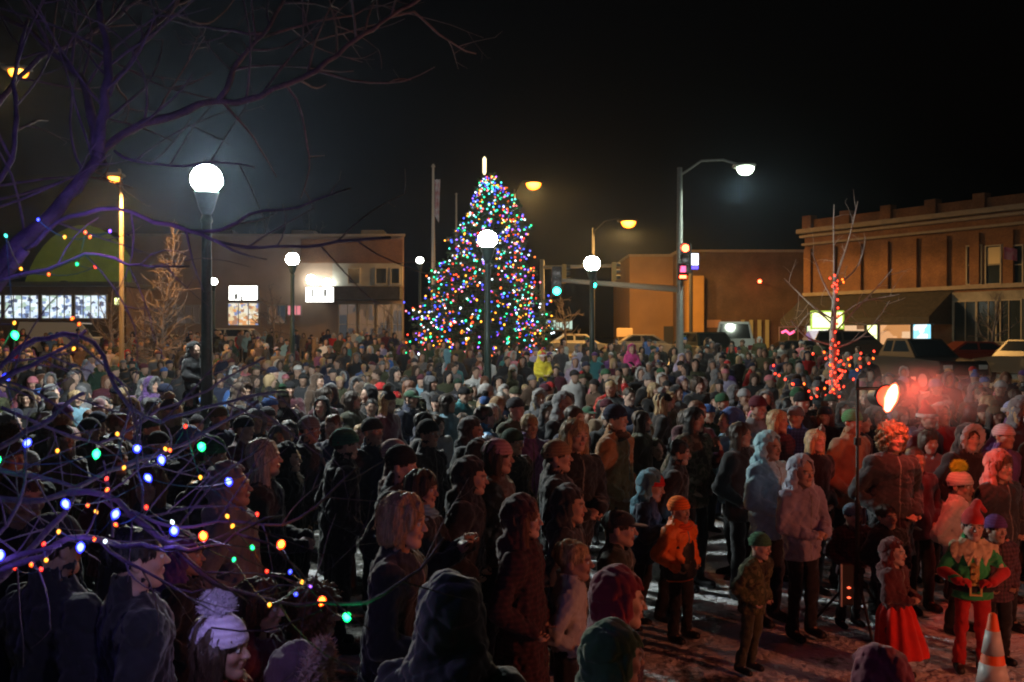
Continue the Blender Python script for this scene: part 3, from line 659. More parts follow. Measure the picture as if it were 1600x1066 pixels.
# ------------------------------------------------------------------ buildings
def brick_mat(name, c1, c2, mortar, scale=5.0, rough=.9):
    m, n, l, b = new_mat(name); b.inputs["Roughness"].default_value = rough
    tc = n.new("ShaderNodeTexCoord"); br = n.new("ShaderNodeTexBrick"); br.inputs["Scale"].default_value = scale
    cx = n.new("ShaderNodeSeparateXYZ"); cb = n.new("ShaderNodeCombineXYZ"); l.new(tc.outputs["Object"], cx.inputs[0])
    ad = n.new("ShaderNodeMath"); ad.operation = 'ADD'; l.new(cx.outputs[0], ad.inputs[0]); l.new(cx.outputs[1], ad.inputs[1]); l.new(ad.outputs[0], cb.inputs[0]); l.new(cx.outputs[2], cb.inputs[1]); l.new(cb.outputs[0], br.inputs[0])
    br.inputs["Color1"].default_value = (*c1, 1); br.inputs["Color2"].default_value = (*c2, 1); br.inputs["Mortar"].default_value = (*mortar, 1); br.inputs["Mortar Size"].default_value = .012
    no = n.new("ShaderNodeTexNoise"); no.inputs["Scale"].default_value = .7; no.inputs["Detail"].default_value = 6; l.new(tc.outputs["Object"], no.inputs[0])
    rp = n.new("ShaderNodeValToRGB"); rp.color_ramp.elements[0].position = .35; rp.color_ramp.elements[0].color = (.6, .6, .6, 1); rp.color_ramp.elements[1].position = .65; l.new(no.outputs["Fac"], rp.inputs[0])
    mx = n.new("ShaderNodeMix"); mx.data_type = 'RGBA'; mx.blend_type = 'MULTIPLY'; mx.inputs[0].default_value = 1; l.new(br.outputs["Color"], mx.inputs[6]); l.new(rp.outputs[0], mx.inputs[7])
    l.new(mx.outputs[2], b.inputs["Base Color"]); return m
M['brick'] = brick_mat('red_brick', (.27, .125, .055), (.19, .08, .04), (.13, .10, .07))
M['brown'] = brick_mat('brown_brick', (.16, .09, .05), (.12, .07, .04), (.12, .09, .07))
M['tan'] = pmat('tan_stucco', (.30, .205, .15), .9, .15, .6, .3, 10)
M['olive'] = pmat('olive_lamplit_metal', (.16, .17, .03), .6, .15, 1)  # yellow-green lamplight on the hall is put into this colour
M['stone'] = pmat('rough_limestone', (.24, .22, .18), .9, .35, 1.2, .8, 6)
M['coping'] = pmat('pale_coping', (.26, .21, .16), .8, .1, 3)
M['canopy'] = pmat('dark_shingled_canopy', (.045, .04, .035), .9, .25, 5, .6, 12)
M['glassdark'] = pmat('dark_window_glass', (.02, .03, .035), .12)
M['frame'] = pmat('window_frame_paint', (.30, .27, .22), .6)
M['roof'] = pmat('flat_roof_tar', (.06, .06, .06), .9)
def lit_mat(name, ramp, strength, scale=(1.2, 1, 1.6), seed=0.0):
    """a lit interior seen through shop glass: shelves and goods in uneven colours"""
    m, n, l, b = new_mat(name); b.inputs["Roughness"].default_value = .2; b.inputs["Base Color"].default_value = (.03, .03, .03, 1)
    tc = n.new("ShaderNodeTexCoord"); mp = n.new("ShaderNodeMapping"); mp.inputs["Scale"].default_value = scale; mp.inputs["Location"].default_value = (seed, seed, 0); l.new(tc.outputs["Object"], mp.inputs[0])
    vo = n.new("ShaderNodeTexVoronoi"); vo.distance = 'CHEBYCHEV'; vo.inputs["Scale"].default_value = 1.6; l.new(mp.outputs[0], vo.inputs[0])
    sp = n.new("ShaderNodeSeparateColor"); l.new(vo.outputs["Color"], sp.inputs[0]); rp = n.new("ShaderNodeValToRGB"); rp.color_ramp.interpolation = 'CONSTANT'
    e = rp.color_ramp.elements
    for i, cc in enumerate(ramp):
        if i < 2: e[i].position = i / len(ramp); e[i].color = (*cc, 1)
        else: x = e.new(i / len(ramp)); x.color = (*cc, 1)
    l.new(sp.outputs[0], rp.inputs[0]); l.new(rp.outputs[0], b.inputs["Emission Color"]); b.inputs["Emission Strength"].default_value = strength; return m
M['lit_cold'] = lit_mat('lit_shop_interior_cold', [(.7, .85, 1), (.25, .35, .6), (.9, 1, 1), (.45, .6, .5), (.8, .9, 1), (.1, .12, .2)], 1.1, (2.6, 1, 3.2))
M['lit_warm'] = lit_mat('lit_shop_interior_warm', [(1, .85, .6), (.9, .4, .15), (1, .95, .8), (.5, .25, .15), (.3, .35, .6), (.9, .7, .4)], .9, (2.6, 1, 3), seed=3)
M['lit_orange'] = lit_mat('lit_shop_interior_orange', [(1, .5, .22), (.7, .3, .1), (1, .62, .35), (.25, .12, .05), (.9, .45, .2)], .9, (.5, 1, .5), 7)
M['lit_faint'] = lit_mat('dim_shop_interior', [(.35, .2, .12), (.12, .08, .06), (.3, .22, .18), (.08, .1, .12), (.4, .2, .1)], .35, (.6, 1, .5), 1)
M['lit_white'] = emat('lit_white_panel', (1, 1, .92), 4.5)
M['lit_yellow'] = emat('lit_yellow_panel', (.92, 1, .42), 2.6); M['lit_green'] = emat('lit_green_edge', (.5, .75, .08), 1.0)
M['lit_pale'] = lit_mat('lit_window_pale_green', [(.9, 1, .6), (1, .9, .65), (.7, .9, .5), (1, 1, .85)], 1.6, seed=5)
M['blue_glow'] = lit_mat('lit_window_blue_white', [(.25, .75, 1), (.9, 1, 1), (.3, .8, 1)], 1.6, seed=2)
M['pink_glow'] = emat('pink_window_glow', (1, .3, .35), .8)
def window(t, cx, y, cz, w_, h_, glass, frame=M['frame'], nx=1, nz=1, ft=.07):
    f = MB()
    for sx in (-1, 1): f.box((cx + sx * (w_ + ft) / 2, y - .04, cz), (ft, .12, h_ + 2 * ft))
    for sz in (-1, 1): f.box((cx, y - .04, cz + sz * (h_ + ft) / 2), (w_ - .004, .12, ft))
    for i in range(1, nx): f.box((cx - w_ / 2 + w_ * i / nx, y - .03, cz), (ft * .6, .06, h_ - .004))
    for i in range(1, nz): f.box((cx, y - .025, cz - h_ / 2 + h_ * i / nz), (w_ - .004, .05, ft * .6))
    o = f.build('window', frame, t); MB().box((cx, y - .0, cz), (w_, .02, h_)).build('pane', glass, o); return o
def R2(px0, px1, py0, py1, D, org):
    a = P(px0, py1, D) - org; b_ = P(px1, py0, D) - org; return (a[0] + b_[0]) / 2, (a[2] + b_[2]) / 2, b_[0] - a[0], b_[2] - a[2]
G0 = 1.3
# the long store with the brick corner
D = 62; org = np.array((GX(415, D), D, G0)); t = empty('store_building', org)
tag(t, 'long tan store with brick upper corner and lit white signs behind the crowd', 'building')
x, z, w_, h_ = R2(205, 631, 368, 0, D, org); z1 = P(0, 369, D)[2] - G0; X0 = GX(205, D) - org[0]; X1 = GX(631, D) - org[0]
def taper(x0, x1, y0, y1, z0, z1_, ins): return [(x0, y0, z0), (x1, y0, z0), (x1 - ins, y1, z0), (x0, y1, z0), (x0, y0, z1_), (x1, y0, z1_), (x1 - ins, y1, z1_), (x0, y1, z1_)], [(3, 2, 1, 0), (4, 5, 6, 7), (0, 1, 5, 4), (1, 2, 6, 5), (2, 3, 7, 6), (3, 0, 4, 7)]
MB().add(*taper(X0, X1, .1, 15, 0, z1, 3.4)).build('wall', M['tan'], t)
MB().add(*taper(X0 - .1, X1 + .1, 0, 15.1, z1, z1 + .14, 3.4)).build('coping', M['coping'], t)
x, z, w_, h_ = R2(470, 629, 374, 411, D, org); MB().box((x, .08, z), (w_, .1, h_)).build('brick_panel', M['brick'], t)
x, z, w_, h_ = R2(520, 629, 412, 447, D, org); MB().box((x, .02, z), (w_, .22, h_)).build('fascia_band', pmat('grey_panel', (.32, .30, .26), .8, .1, 2), t)
for a, b_ in ((545, 562), (588, 604), (612, 624)):
    x, z, w_, h_ = R2(a, b_, 420, 443, D, org); window(t, x, -.1, z, w_, h_, M['glassdark'])
x, z, w_, h_ = R2(505, 629, 449, 470, D, org); MB().box((x, -.75, z), (w_, 1.5, h_), bev=.05).build('canopy', M['canopy'], t)
for a, b_ in ((530, 556), (562, 584), (590, 610), (614, 628)):
    x, z, w_, h_ = R2(a, b_, 476, 538, D, org); window(t, x, .02, z, w_, h_, M['lit_faint'], nx=2, nz=2)
for a, b_, g in ((420, 446, M['lit_faint']), (450, 470, M['pink_glow']), (228, 262, M['lit_faint']), (276, 312, M['lit_faint'])):
    x, z, w_, h_ = R2(a, b_, 478, 505 if g is not M['pink_glow'] else 492, D, org); window(t, x, .02, z, w_, h_, g, nx=3)
x, z, w_, h_ = R2(357, 404, 474, 508, D, org); window(t, x, .02, z, w_, h_, M['lit_warm'], nx=3, nz=1)
for px in (300, 440, 560): MB().box((GX(px, D) - org[0], 7, z1 + .6), (1.6, 1.6, 1.0), bev=.05).build('roof_vent', M['roof'], t)
def wall_sign(px0, px1, py0, py1, D, label, marks=True):
    c = P((px0 + px1) / 2, (py0 + py1) / 2, D); s = empty('wall_sign', c); tag(s, label, 'sign'); wd = (px1 - px0) / F * D; ht = (py1 - py0) / F * D
    MB().box((0, .12, 0), (wd + .1, .2, ht + .1), bev=.03).build('cabinet', M['darksteel'], s); MB().box((0, 0, 0), (wd, .03, ht)).build('lit_face', M['lit_white'], s)
    if marks:
        mm = MB()
        for q in marks: mm.box((wd * q[0], -.025, ht * q[1]), (wd * q[2], .02, ht * q[3]))
        mm.build('lettering', M['darksteel'], s)
wall_sign(358, 402, 447, 469, D - .25, 'arched lit white sign above the bright shop window', [(-.25, -.25, .10, .4), (-.05, -.35, .06, .3)])
wall_sign(478, 521, 449, 472, D - 1.75, 'lit white sign with two dark upright marks above the canopy end', [(-.27, .1, .07, .55), (.2, .12, .09, .5), (.05, -.1, .04, .25)])
for px, py in ((486, 437), (511, 443)):
    c = P(px, py, D - .4); s = empty('wall_lamp', c); tag(s, 'bright white wall lamp, the %s of two above the marked sign' % ('upper' if py == 437 else 'lower'), 'wall lamp')
    MB().lathe([(.04, -.30), (.22, -.24), (.31, 0), (.22, .24), (.04, .30)], n=14).build('lens', M['globe_dim'], s, True); MB().box((0, .25, .2), (.1, .45, .1)).build('bracket', M['darksteel'], s)
# low shop at the left with long lit window band
D = 58; org = np.array((GX(60, D), D, G0)); t = empty('low_shop', org); tag(t, 'low dark shop with a long band of lit white windows at the left', 'building')
X0, X1 = GX(-140, D) - org[0], GX(196, D) - org[0]; z1 = P(0, 448, D)[2] - G0
MB().box(((X0 + X1) / 2, 6.1, z1 / 2), (X1 - X0, 12, z1)).build('wall', M['brown'], t)
MB().box(((X0 + X1) / 2, 5.7, z1 + .12), (X1 - X0 + .6, 13.2, .25)).build('roof', M['roof'], t)
for a, b_ in ((-60, 2), (8, 60), (66, 112), (118, 166)):
    x, z, w_, h_ = R2(a, b_, 462, 497, D, org); window(t, x, .04, z, w_, h_, M['lit_cold'], nx=4)
x, z, w_, h_ = R2(180, 192, 466, 476, D, org); MB().box((x, .0, z), (w_, .15, h_)).build('lit_sign', M['lit_yellow'], t)
# olive arched building behind it
D = 80; org = np.array((GX(130, D), D, G0)); t = empty('arched_hall', org); tag(t, 'hall with rounded roof, green lamplight put into its colour, behind the low shop', 'building')
aa = np.linspace(0, math.pi, 22); wdt = (GX(230, D) - GX(30, D)) / 2; hgt = P(0, 352, D)[2] - G0
mb = MB(); v = [(-wdt, 0, 0)] + [(-wdt * math.cos(q), 0, 2.5 + (hgt - 2.5) * math.sin(q)) for q in aa] + [(wdt, 0, 0)]; nn = len(v)
v2 = v + [(q[0], 20, q[2]) for q in v]; mb.add(v2, [tuple(range(nn)), tuple(range(2 * nn - 1, nn - 1, -1))] + [(i, nn + i, nn + (i + 1) % nn, (i + 1) % nn) for i in range(nn)]); mb.build('hall_shell', M['olive'], t)
MB().box((0, -.1, 2.0), (4.2, .12, 3.6)).build('door', pmat('hall_door_paint', (.10, .11, .05), .6), t)
window(t, -5.5, -.02, 4, 2, 1.4, M['glassdark'], nx=2); window(t, 5.5, -.02, 4, 2, 1.4, M['glassdark'], nx=2)

# brown corner building right of centre
D = 72; org = np.array((GX(1170, D), D, G0)); t = empty('corner_building', org); tag(t, 'plain brown brick building with bright orange corner pillar', 'building')
X0, X1 = GX(1062, D) - org[0], GX(1262, D) - org[0]; z1 = P(0, 394, D)[2] - G0
MB().box(((X0 + X1) / 2, 8, z1 / 2), (X1 - X0, 16, z1)).build('wall', M['brown'], t); MB().box(((X0 + X1) / 2, 8, z1 + .08), (X1 - X0 + .3, 16.3, .18)).build('coping', M['coping'], t)
x, z, w_, h_ = R2(1070, 1096, 426, 575, D, org); MB().box((x, -.45, z1 * .38), (w_, .9, z1 * .76), bev=.04).build('pillar', pmat('yellow_stucco', (.50, .27, .07), .85, .08, 1), t)
pl = MB()
for px in (1160, 1173, 1186, 1198): x, z, w_, h_ = R2(px - 2.5, px + 2.5, 500, 560, D, org); pl.box((x, -.12, z), (w_, .22, h_))
pl.build('pilasters', pmat('cream_pilaster_paint', (.40, .38, .22), .8), t)
x, z, w_, h_ = R2(1104, 1126, 500, 512, D, org); MB().box((x, -.06, z), (w_, .1, h_)).build('sign_board', pmat('tan_sign', (.40, .22, .14), .8), t)
x, z, w_, h_ = R2(1218, 1246, 512, 545, D, org); window(t, x, -.02, z, w_, h_, pmat('green_tinted_window', (.06, .10, .03), .3), nx=2)
D = 75; org = np.array((GX(1024, D), D, G0)); t = empty('side_building', org); tag(t, 'lower brown building with slanting shade behind the tall grey pole', 'building')
X0, X1 = GX(984, D) - org[0], GX(1061, D) - org[0]; z1 = P(0, 401, D)[2] - G0
MB().box(((X0 + X1) / 2, 6, z1 / 2), (X1 - X0, 12, z1)).build('wall', pmat('brown_stucco', (.26, .15, .07), .9, .12, .6), t); MB().box(((X0 + X1) / 2, 6, z1 + .08), (X1 - X0 + .2, 12.3, .18)).build('coping', M['coping'], t)
x, z, w_, h_ = R2(1037, 1056, 510, 540, D, org); MB().box((x, -.05, z), (w_, .14, h_)).build('door', M['darksteel'], t)
# the beacon, the tan board and the pale sign
c = P(1187, 440, 71); s = empty('beacon_lamp', c); tag(s, 'small red lamp high on the plain brown wall', 'warning lamp'); MB().lathe([(.03, -.12), (.12, -.06), (.13, .06), (.03, .14)], n=12).build('lens', M['red_on'], s, True); MB().box((0, .3, 0), (.08, .5, .08)).build('bracket', M['darksteel'], s)
s = empty('neon_sign', P(1232, 520, 71.5)); tag(s, 'small pink neon sign on the green tinted window', 'sign'); MB().tube([(-.5, 0, 0), (-.2, 0, .15), (.1, 0, -.1), (.45, 0, .1)], .09, 8).build('neon_tube', M['signpink'], s, True)
c = P(976, 520, 60); s = empty('street_sign', (c[0], 60, zg(0, 60))); tag(s, 'blank tan board on two posts at the far street edge', 'sign'); hh = c[2] - zg(0, 60)
MB().box((0, 0, hh), (1.0, .06, .55), bev=.02).build('board', pmat('tan_board', (.55, .38, .2), .7), s); MB().box((-.4, .06, hh / 2), (.07, .06, hh)).box((.4, .06, hh / 2), (.07, .06, hh)).build('posts', M['litsteel'], s)
c = P(862, 508, 66); s = empty('shop_sign', (c[0], 66, zg(0, 66))); tag(s, 'long pale blue green lit sign beyond the Christmas tree', 'sign'); hh = c[2] - zg(0, 66)
MB().box((0, 0, hh), (2.8, .3, .85), bev=.04).build('cabinet', M['darksteel'], s)
lf = MB(); rr = random.Random(4); xx = -1.3
while xx < 1.25:
    ww = rr.uniform(.08, .2); lf.box((xx + ww / 2, -.17, hh + rr.uniform(-.08, .08)), (ww, .03, rr.uniform(.3, .6))); xx += ww + .06
lf.build('lit_letters', emat('lit_pale_cyan', (.55, .85, .75), .8), s); MB().box((-.8, .2, hh / 2 - .3), (.15, .12, hh - .5)).box((.8, .2, hh / 2 - .3), (.15, .12, hh - .5)).build('posts', M['litsteel'], s)

# two storey brick building along the side street
A = np.array((19.2, 63.0)); dr = np.array((.555, -.832)); org = np.array((*A, G0)); t = empty('brick_building', org, math.atan2(dr[1], dr[0]))
tag(t, 'long two storey brick building with cornice and awning at the right', 'building')
def lx(px):  # distance along the facade where the sight line of column px meets it
    q = (px - 800) / F; return (q * A[1] - A[0]) / (dr[0] - q * dr[1])
def lz(px, py): y = A[1] + dr[1] * lx(px); return CAMZ + (HZ - py) / F * y - G0
Lb = 24.0; Z2 = lz(1258, 365); Zm = lz(1258, 462)
MB().box((Lb / 2, 7, Z2 / 2), (Lb, 14, Z2)).build('wall', M['brick'], t)
MB().box((Lb / 2, 6.9, Z2 + .12), (Lb + .7, 14.7, .28)).box((Lb / 2, 6.9, Z2 - .22), (Lb + .4, 14.4, .16)).box((Lb / 2, -.18, Z2 - .75), (Lb, .30, .14)).build('cornice', M['coping'], t)
pp = MB(); pp.box((Lb / 2, .2, Z2 + .55), (Lb, .35, .6))
for k in range(9): pp.box((.3 + k * (Lb - .6) / 8, .1, Z2 + .68), (.7, .6, .9))
pp.build('parapet', M['brick'], t)
pl = MB(); brk = []
for k in range(13):
    pl.box((.35 + k * 1.9, -.10, (Zm + Z2) / 2 - .5), (.55, .20, Z2 - Zm - 1.1))
pl.build('pilasters', M['brick'], t)
for px in (1523, 1553, 1587):
    xa = lx(px); zc = (lz(px, 385) + lz(px, 443)) / 2; hh = lz(px, 385) - lz(px, 443)
    wo = window(t, xa, -.02, zc, .78, hh, M['glassdark'], nz=2)
    if px == 1553: MB().box((xa, -.03, zc + hh / 4), (.7, .015, hh / 2 - .1)).build('blind', pmat('cream_blind', (.6, .5, .3), .8), t)
    MB().box((xa, -.12, zc - hh / 2 - .14), (1.1, .26, .14)).build('sill', M['coping'], t)
MB().box((Lb / 2, -.12, Zm + .05), (Lb, .24, .22)).build('belt_course', M['coping'], t)
xs_ = lx(1490)
MB().box(((xs_ + Lb) / 2, -.07, Zm / 2 - .1), (Lb - xs_, .2, Zm - .25)).build('stone_front', M['stone'], t)
for px in (1512, 1548, 1580): xa = lx(px); window(t, xa, -.19, 2.1, 1.3, 2.2, M['glassdark'], nx=2)
mb = MB(); aw = [(-.05, -.02, Zm - .1), (xs_ - .05, -.02, Zm - .1), (xs_ - .05, -2.3, Zm - 1.6), (-.05, -2.3, Zm - 1.6), (-.05, -2.3, Zm - 2.0), (xs_ - .05, -2.3, Zm - 2.0), (-.05, -.02, Zm - 2.0), (xs_ - .05, -.02, Zm - 2.0)]
mb.add(aw, [(0, 1, 2, 3), (3, 2, 5, 4), (0, 3, 4, 6), (1, 7, 5, 2), (6, 4, 5, 7)]).build('awning', M['canopy'], t)
for a, b_, g in ((1262, 1296, 'lit_pale'), (1320, 1352, 'lit_orange'), (1356, 1372, 'lit_yellow'), (1376, 1424, 'lit_orange'), (1428, 1456, 'blue_glow')):
    xa, xb = lx(a), lx(b_); window(t, (xa + xb) / 2, -.02, 1.45, xb - xa, 1.7, M[g], nx=max(1, int((xb - xa) / 1.2)))
# yellow box sign on the awning and the flag
c = P(1293, 500, 56); s = empty('box_sign', (c[0], 56, zg(0, 56)), R(-8)); sc_ = 56 / F; hh = c[2] - zg(0, 56)
tag(s, 'bright yellow lit box sign on a pole beside the red wrapped tree', 'sign'); MB().box((0, .14, hh), (50 * sc_, .25, 29 * sc_), bev=.03).build('cabinet', M['lit_green'], s)
MB().box((-8 * sc_, -.01, hh), (30 * sc_, .03, 24 * sc_)).build('lit_face', M['lit_yellow'], s); MB().box((16 * sc_, -.01, hh), (12 * sc_, .03, 24 * sc_)).build('lit_face', M['lit_yellow'], s)
MB().box((0, .14, hh / 2 - .3), (.16, .16, hh - .6)).build('pole', M['darksteel'], s)
xa = lx(1586); s = empty('flag', (A[0] + dr[0] * xa - .832 * .3, A[1] + dr[1] * xa - .555 * .3, 0)); s.location.z = float(P(0, 395, s.location.y)[2]); tag(s, 'small faded pink flag hung on the upper brick wall', 'flag')
vs = [(i * .11 - .45, .06 * math.sin(i * 1.1), -.32 * k + .32 - .02 * i) for i in range(10) for k in range(3)]; fs = [(i * 3 + k, i * 3 + 3 + k, i * 3 + 4 + k, i * 3 + 1 + k) for i in range(9) for k in range(2)]
MB().add(vs, fs).build('flag_cloth', pmat('faded_pink_flag', (.55, .12, .2), .9, base2=(.6, .3, .35), scale=4), s, True); MB().tube([(-.5, .2, -.5), (-.5, -.02, .5)], .02, 6).build('staff', M['steel'], s)
# ------------------------------------------------------------------ vehicles
M['tyre'] = pmat('tyre_rubber', (.02, .02, .02), .9); M['rim'] = pmat('alloy_rim', (.4, .4, .4), .35, metal=.8)
M['carglass'] = pmat('car_glass', (.015, .02, .025), .06); M['head_off'] = pmat('headlight_glass', (.5, .5, .5), .15); M['tail_on'] = emat('lit_tail_light', (1, .07, .02), 9); M['tail_off'] = pmat('tail_light_plastic', (.25, .01, .01), .3)
M['head_on'] = emat('lit_headlight', (1, .95, .8), 14); M['amber_on'] = emat('lit_amber_marker', (1, .6, .12), 8)
PROF = {  # side outline (x along the length from the nose, z), roofline separately
 'sedan': dict(L=4.6, W=1.8, body=[(0, .35), (0, .62), (.08, .74), (1.25, .90), (3.75, .95), (4.5, .90), (4.6, .70), (4.6, .35)], cab=[(1.15, .88), (1.95, 1.42), (3.2, 1.43), (4.0, .92)]),
 'suv': dict(L=4.8, W=1.95, body=[(0, .45), (0, .85), (.1, .98), (1.3, 1.10), (4.7, 1.15), (4.8, .9), (4.8, .45)], cab=[(1.2, 1.08), (1.85, 1.76), (4.35, 1.78), (4.72, 1.14)]),
 'pickup': dict(L=5.6, W=2.0, body=[(0, .5), (0, .95), (.1, 1.08), (1.5, 1.18), (3.5, 1.22), (5.55, 1.22), (5.6, .9), (5.6, .5)], cab=[(1.4, 1.16), (2.1, 1.86), (3.3, 1.88), (3.55, 1.2)]),
 'van': dict(L=5.2, W=2.0, body=[(0, .45), (0, .95), (.1, 1.1), (.8, 1.25), (5.15, 1.3), (5.2, .9), (5.2, .45)], cab=[(.7, 1.22), (1.5, 2.1), (5.0, 2.15), (5.15, 1.28)])}
def prism(prof, w0, w1=None, inset=.06):
    """outline extruded sideways with rounded shoulders; w1 = half width at the top points"""
    v = []; n_ = len(prof); zmin = min(q[1] for q in prof); zmax = max(q[1] for q in prof)
    for k, (s_, ins) in enumerate(((-1, inset), (-1, 0), (1, 0), (1, inset))):
        for (x, z) in prof:
            f = (z - zmin) / max(zmax - zmin, 1e-6); hw = w0 + ((w1 if w1 is not None else w0) - w0) * f
            cx = np.mean([q[0] for q in prof]); y = s_ * (hw if ins == 0 else hw + 0.0)
            if ins: v.append((x + (cx - x) * .012, s_ * hw, z - .02 * f + .02 * (1 - f)))
            else: v.append((x, s_ * (hw - inset), z))
    order = [0, 1, 2, 3]; f = []
    rings = [v[0:n_], v[n_:2 * n_], v[2 * n_:3 * n_], v[3 * n_:]]; V = rings[0] + rings[1] + rings[2] + rings[3]
    # outer side (0), shoulder (1), shoulder (2), outer side (3)
    for a, b_ in ((0, 1), (1, 2), (2, 3)):
        for i in range(n_): j = (i + 1) % n_; f.append((a * n_ + i, b_ * n_ + i, b_ * n_ + j, a * n_ + j))
    f += [tuple(range(n_)), tuple(range(4 * n_ - 1, 3 * n_ - 1, -1))]
    return V, f
VEH = {}
def vehicle(kind, x, y, heading, color, label, lit=None, cat='car'):
    """heading: direction of the nose, degrees from +x"""
    p_ = PROF[kind]; L_, W_ = p_['L'], p_['W']; t = empty({'sedan': 'parked_car', 'suv': 'parked_car', 'pickup': 'pickup_truck', 'van': 'delivery_van'}[kind], (x, y, zg(x, y)), R(heading + 180)); tag(t, label, cat, 'vehicles parked beyond the crowd')
    sh = lambda pr: [(q[0] - L_ / 2, q[1]) for q in pr]
    paint = pmat('car_paint', color, .3, coat=.6); v, f = prism(sh(p_['body']), W_ / 2); MB().add(v, f).build('body', paint, t)
    v, f = prism(sh(p_['cab']), W_ / 2 - .06, W_ / 2 - .26); MB().add(v, f).build('cabin', paint, t)
    c = sh(p_['cab']); z0, z1 = c[0][1] + .08, c[1][1] - .07; xf0, xf1 = c[0][0], c[1][0]; xr1, xr0 = c[2][0], c[3][0]
    hw = lambda z: (W_ / 2 - .06) - .20 * (z - c[0][1]) / (c[1][1] - c[0][1]) + .004
    def slab(name, xa0, xa1, xb0, xb1):
        for s_ in (-1, 1):
            pts = [(xa0, s_ * hw(z0), z0), (xb0, s_ * hw(z0), z0), (xb1, s_ * hw(z1), z1), (xa1, s_ * hw(z1), z1)]; q = pts + [(a, b_ - s_ * .03, z) for a, b_, z in pts]
            MB().add(q, [(0, 1, 2, 3), (7, 6, 5, 4), (0, 4, 5, 1), (1, 5, 6, 2), (2, 6, 7, 3), (3, 7, 4, 0)]).build(name, M['carglass'], t)
    mid = (xf1 + xr1) / 2 + .1
    slab('side_window', xf0 + .25, xf1 + .1, mid - .05, mid - .05)
    if kind != 'van': slab('side_window', mid + .05, mid + .05, xr0 - .2, xr1 - .05)
    for nm, xa, xb, s_ in (('windscreen', xf0, xf1, -1), ('rear_window', xr0, xr1, 1)):
        lerp = lambda z: xa + (xb - xa) * (z - c[0][1]) / (c[1][1] - c[0][1]) + s_ * .012
        pts = [(lerp(z0), -hw(z0) + .12, z0), (lerp(z0), hw(z0) - .12, z0), (lerp(z1), hw(z1) - .08, z1), (lerp(z1), -hw(z1) + .08, z1)]; q = pts + [(a - s_ * .04, b_, z) for a, b_, z in pts]
        MB().add(q, [(0, 1, 2, 3), (7, 6, 5, 4), (0, 4, 5, 1), (1, 5, 6, 2), (2, 6, 7, 3), (3, 7, 4, 0)]).build(nm, M['carglass'], t)
    wr = .33 if kind == 'sedan' else .39
    for wx in (-L_ / 2 + .9, L_ / 2 - 1.0):
        for s_ in (-1, 1):
            a = np.linspace(0, 2 * math.pi, 21)[:-1]; mk = lambda r_, y0, y1: (np.r_[np.c_[wx + r_ * np.cos(a), np.full(20, y0), wr + r_ * np.sin(a)], np.c_[wx + r_ * np.cos(a), np.full(20, y1), wr + r_ * np.sin(a)]], [(i, (i + 1) % 20, 20 + (i + 1) % 20, 20 + i) for i in range(20)] + [tuple(range(19, -1, -1)), tuple(range(20, 40))])
            yy = s_ * (W_ / 2 - .10); o = MB().add(*mk(wr, yy - .11, yy + .12)).build('wheel', M['tyre'], t); MB().add(*mk(wr * .6, yy + s_ * .10 - .03, yy + s_ * .10 + .035)).build('rim', M['rim'], o)
    zb = p_['body'][1][1]
    for s_ in (-1, 1):
        MB().box((-L_ / 2 - .01, s_ * (W_ / 2 - .28), zb - .08), (.06, .34, .16), bev=.02).build('headlight', M['head_on'] if lit == 'head' else M['head_off'], t)
        MB().box((L_ / 2 + .01, s_ * (W_ / 2 - .22), p_['body'][-2][1] - .05), (.06, .22, .24), bev=.02).build('tail_light', M['tail_on'] if lit == 'tail' else M['tail_off'], t)
    MB().box((-L_ / 2 - .03, 0, .48), (.14, W_ - .1, .2), bev=.04).build('bumper', M['rim'] if kind == 'pickup' else paint, t)
    MB().box((-L_ / 2 - .02, 0, zb - .1), (.05, W_ - 1.0, .22)).build('grille', M['black'], t)
    MB().box((L_ / 2 + .03, 0, .50), (.14, W_ - .1, .2), bev=.04).build('bumper', M['rim'] if kind == 'pickup' else paint, t)
    return t
vehicle('suv', GX(1105, 46), 46, -80, (.02, .035, .03), 'dark green sport utility vehicle behind the crowd beside the tall grey pole')
vehicle('van', GX(1150, 50), 50.6, 78, (.7, .7, .68), 'white van parked behind the dark green utility vehicle', cat='van')
vehicle('pickup', GX(1425, 36), 36, -75, (.02, .02, .022), 'dark pickup truck with pale bumper behind the bright red lamp', cat='truck')
vehicle('sedan', GX(1530, 43), 43, 0, (.14, .02, .015), 'dark red car with amber markers before the stone shop front', 'head')
vehicle('suv', GX(1615, 37), 37, 100, (.03, .03, .03), 'dark car with glowing red tail lights at the right edge', 'tail')
vehicle('sedan', GX(262, 56), 56, 0, (.55, .5, .42), 'pale car parked behind the crowd below the orange tree')
vehicle('suv', GX(378, 56), 56, 4, (.5, .42, .3), 'cream sport utility vehicle behind the crowd beside the tallest lamp')
vehicle('van', GX(105, 55.5), 55.5, 0, (.65, .63, .58), 'white van behind the crowd under the long lit shop windows', cat='van')
vehicle('sedan', GX(905, 58), 58, 3, (.4, .38, .33), 'silver car on the orange lit street beyond the crowd')
vehicle('sedan', GX(1010, 55), 55, 0, (.25, .24, .22), 'grey car on the orange lit street below the tan board')
vehicle('sedan', GX(1235, 45), 45, 178, (.03, .03, .035), 'black car behind the crowd under the pink neon sign')
vehicle('suv', GX(1330, 48), 48, 5, (.05, .045, .04), 'dark utility vehicle in front of the lit orange shop windows')
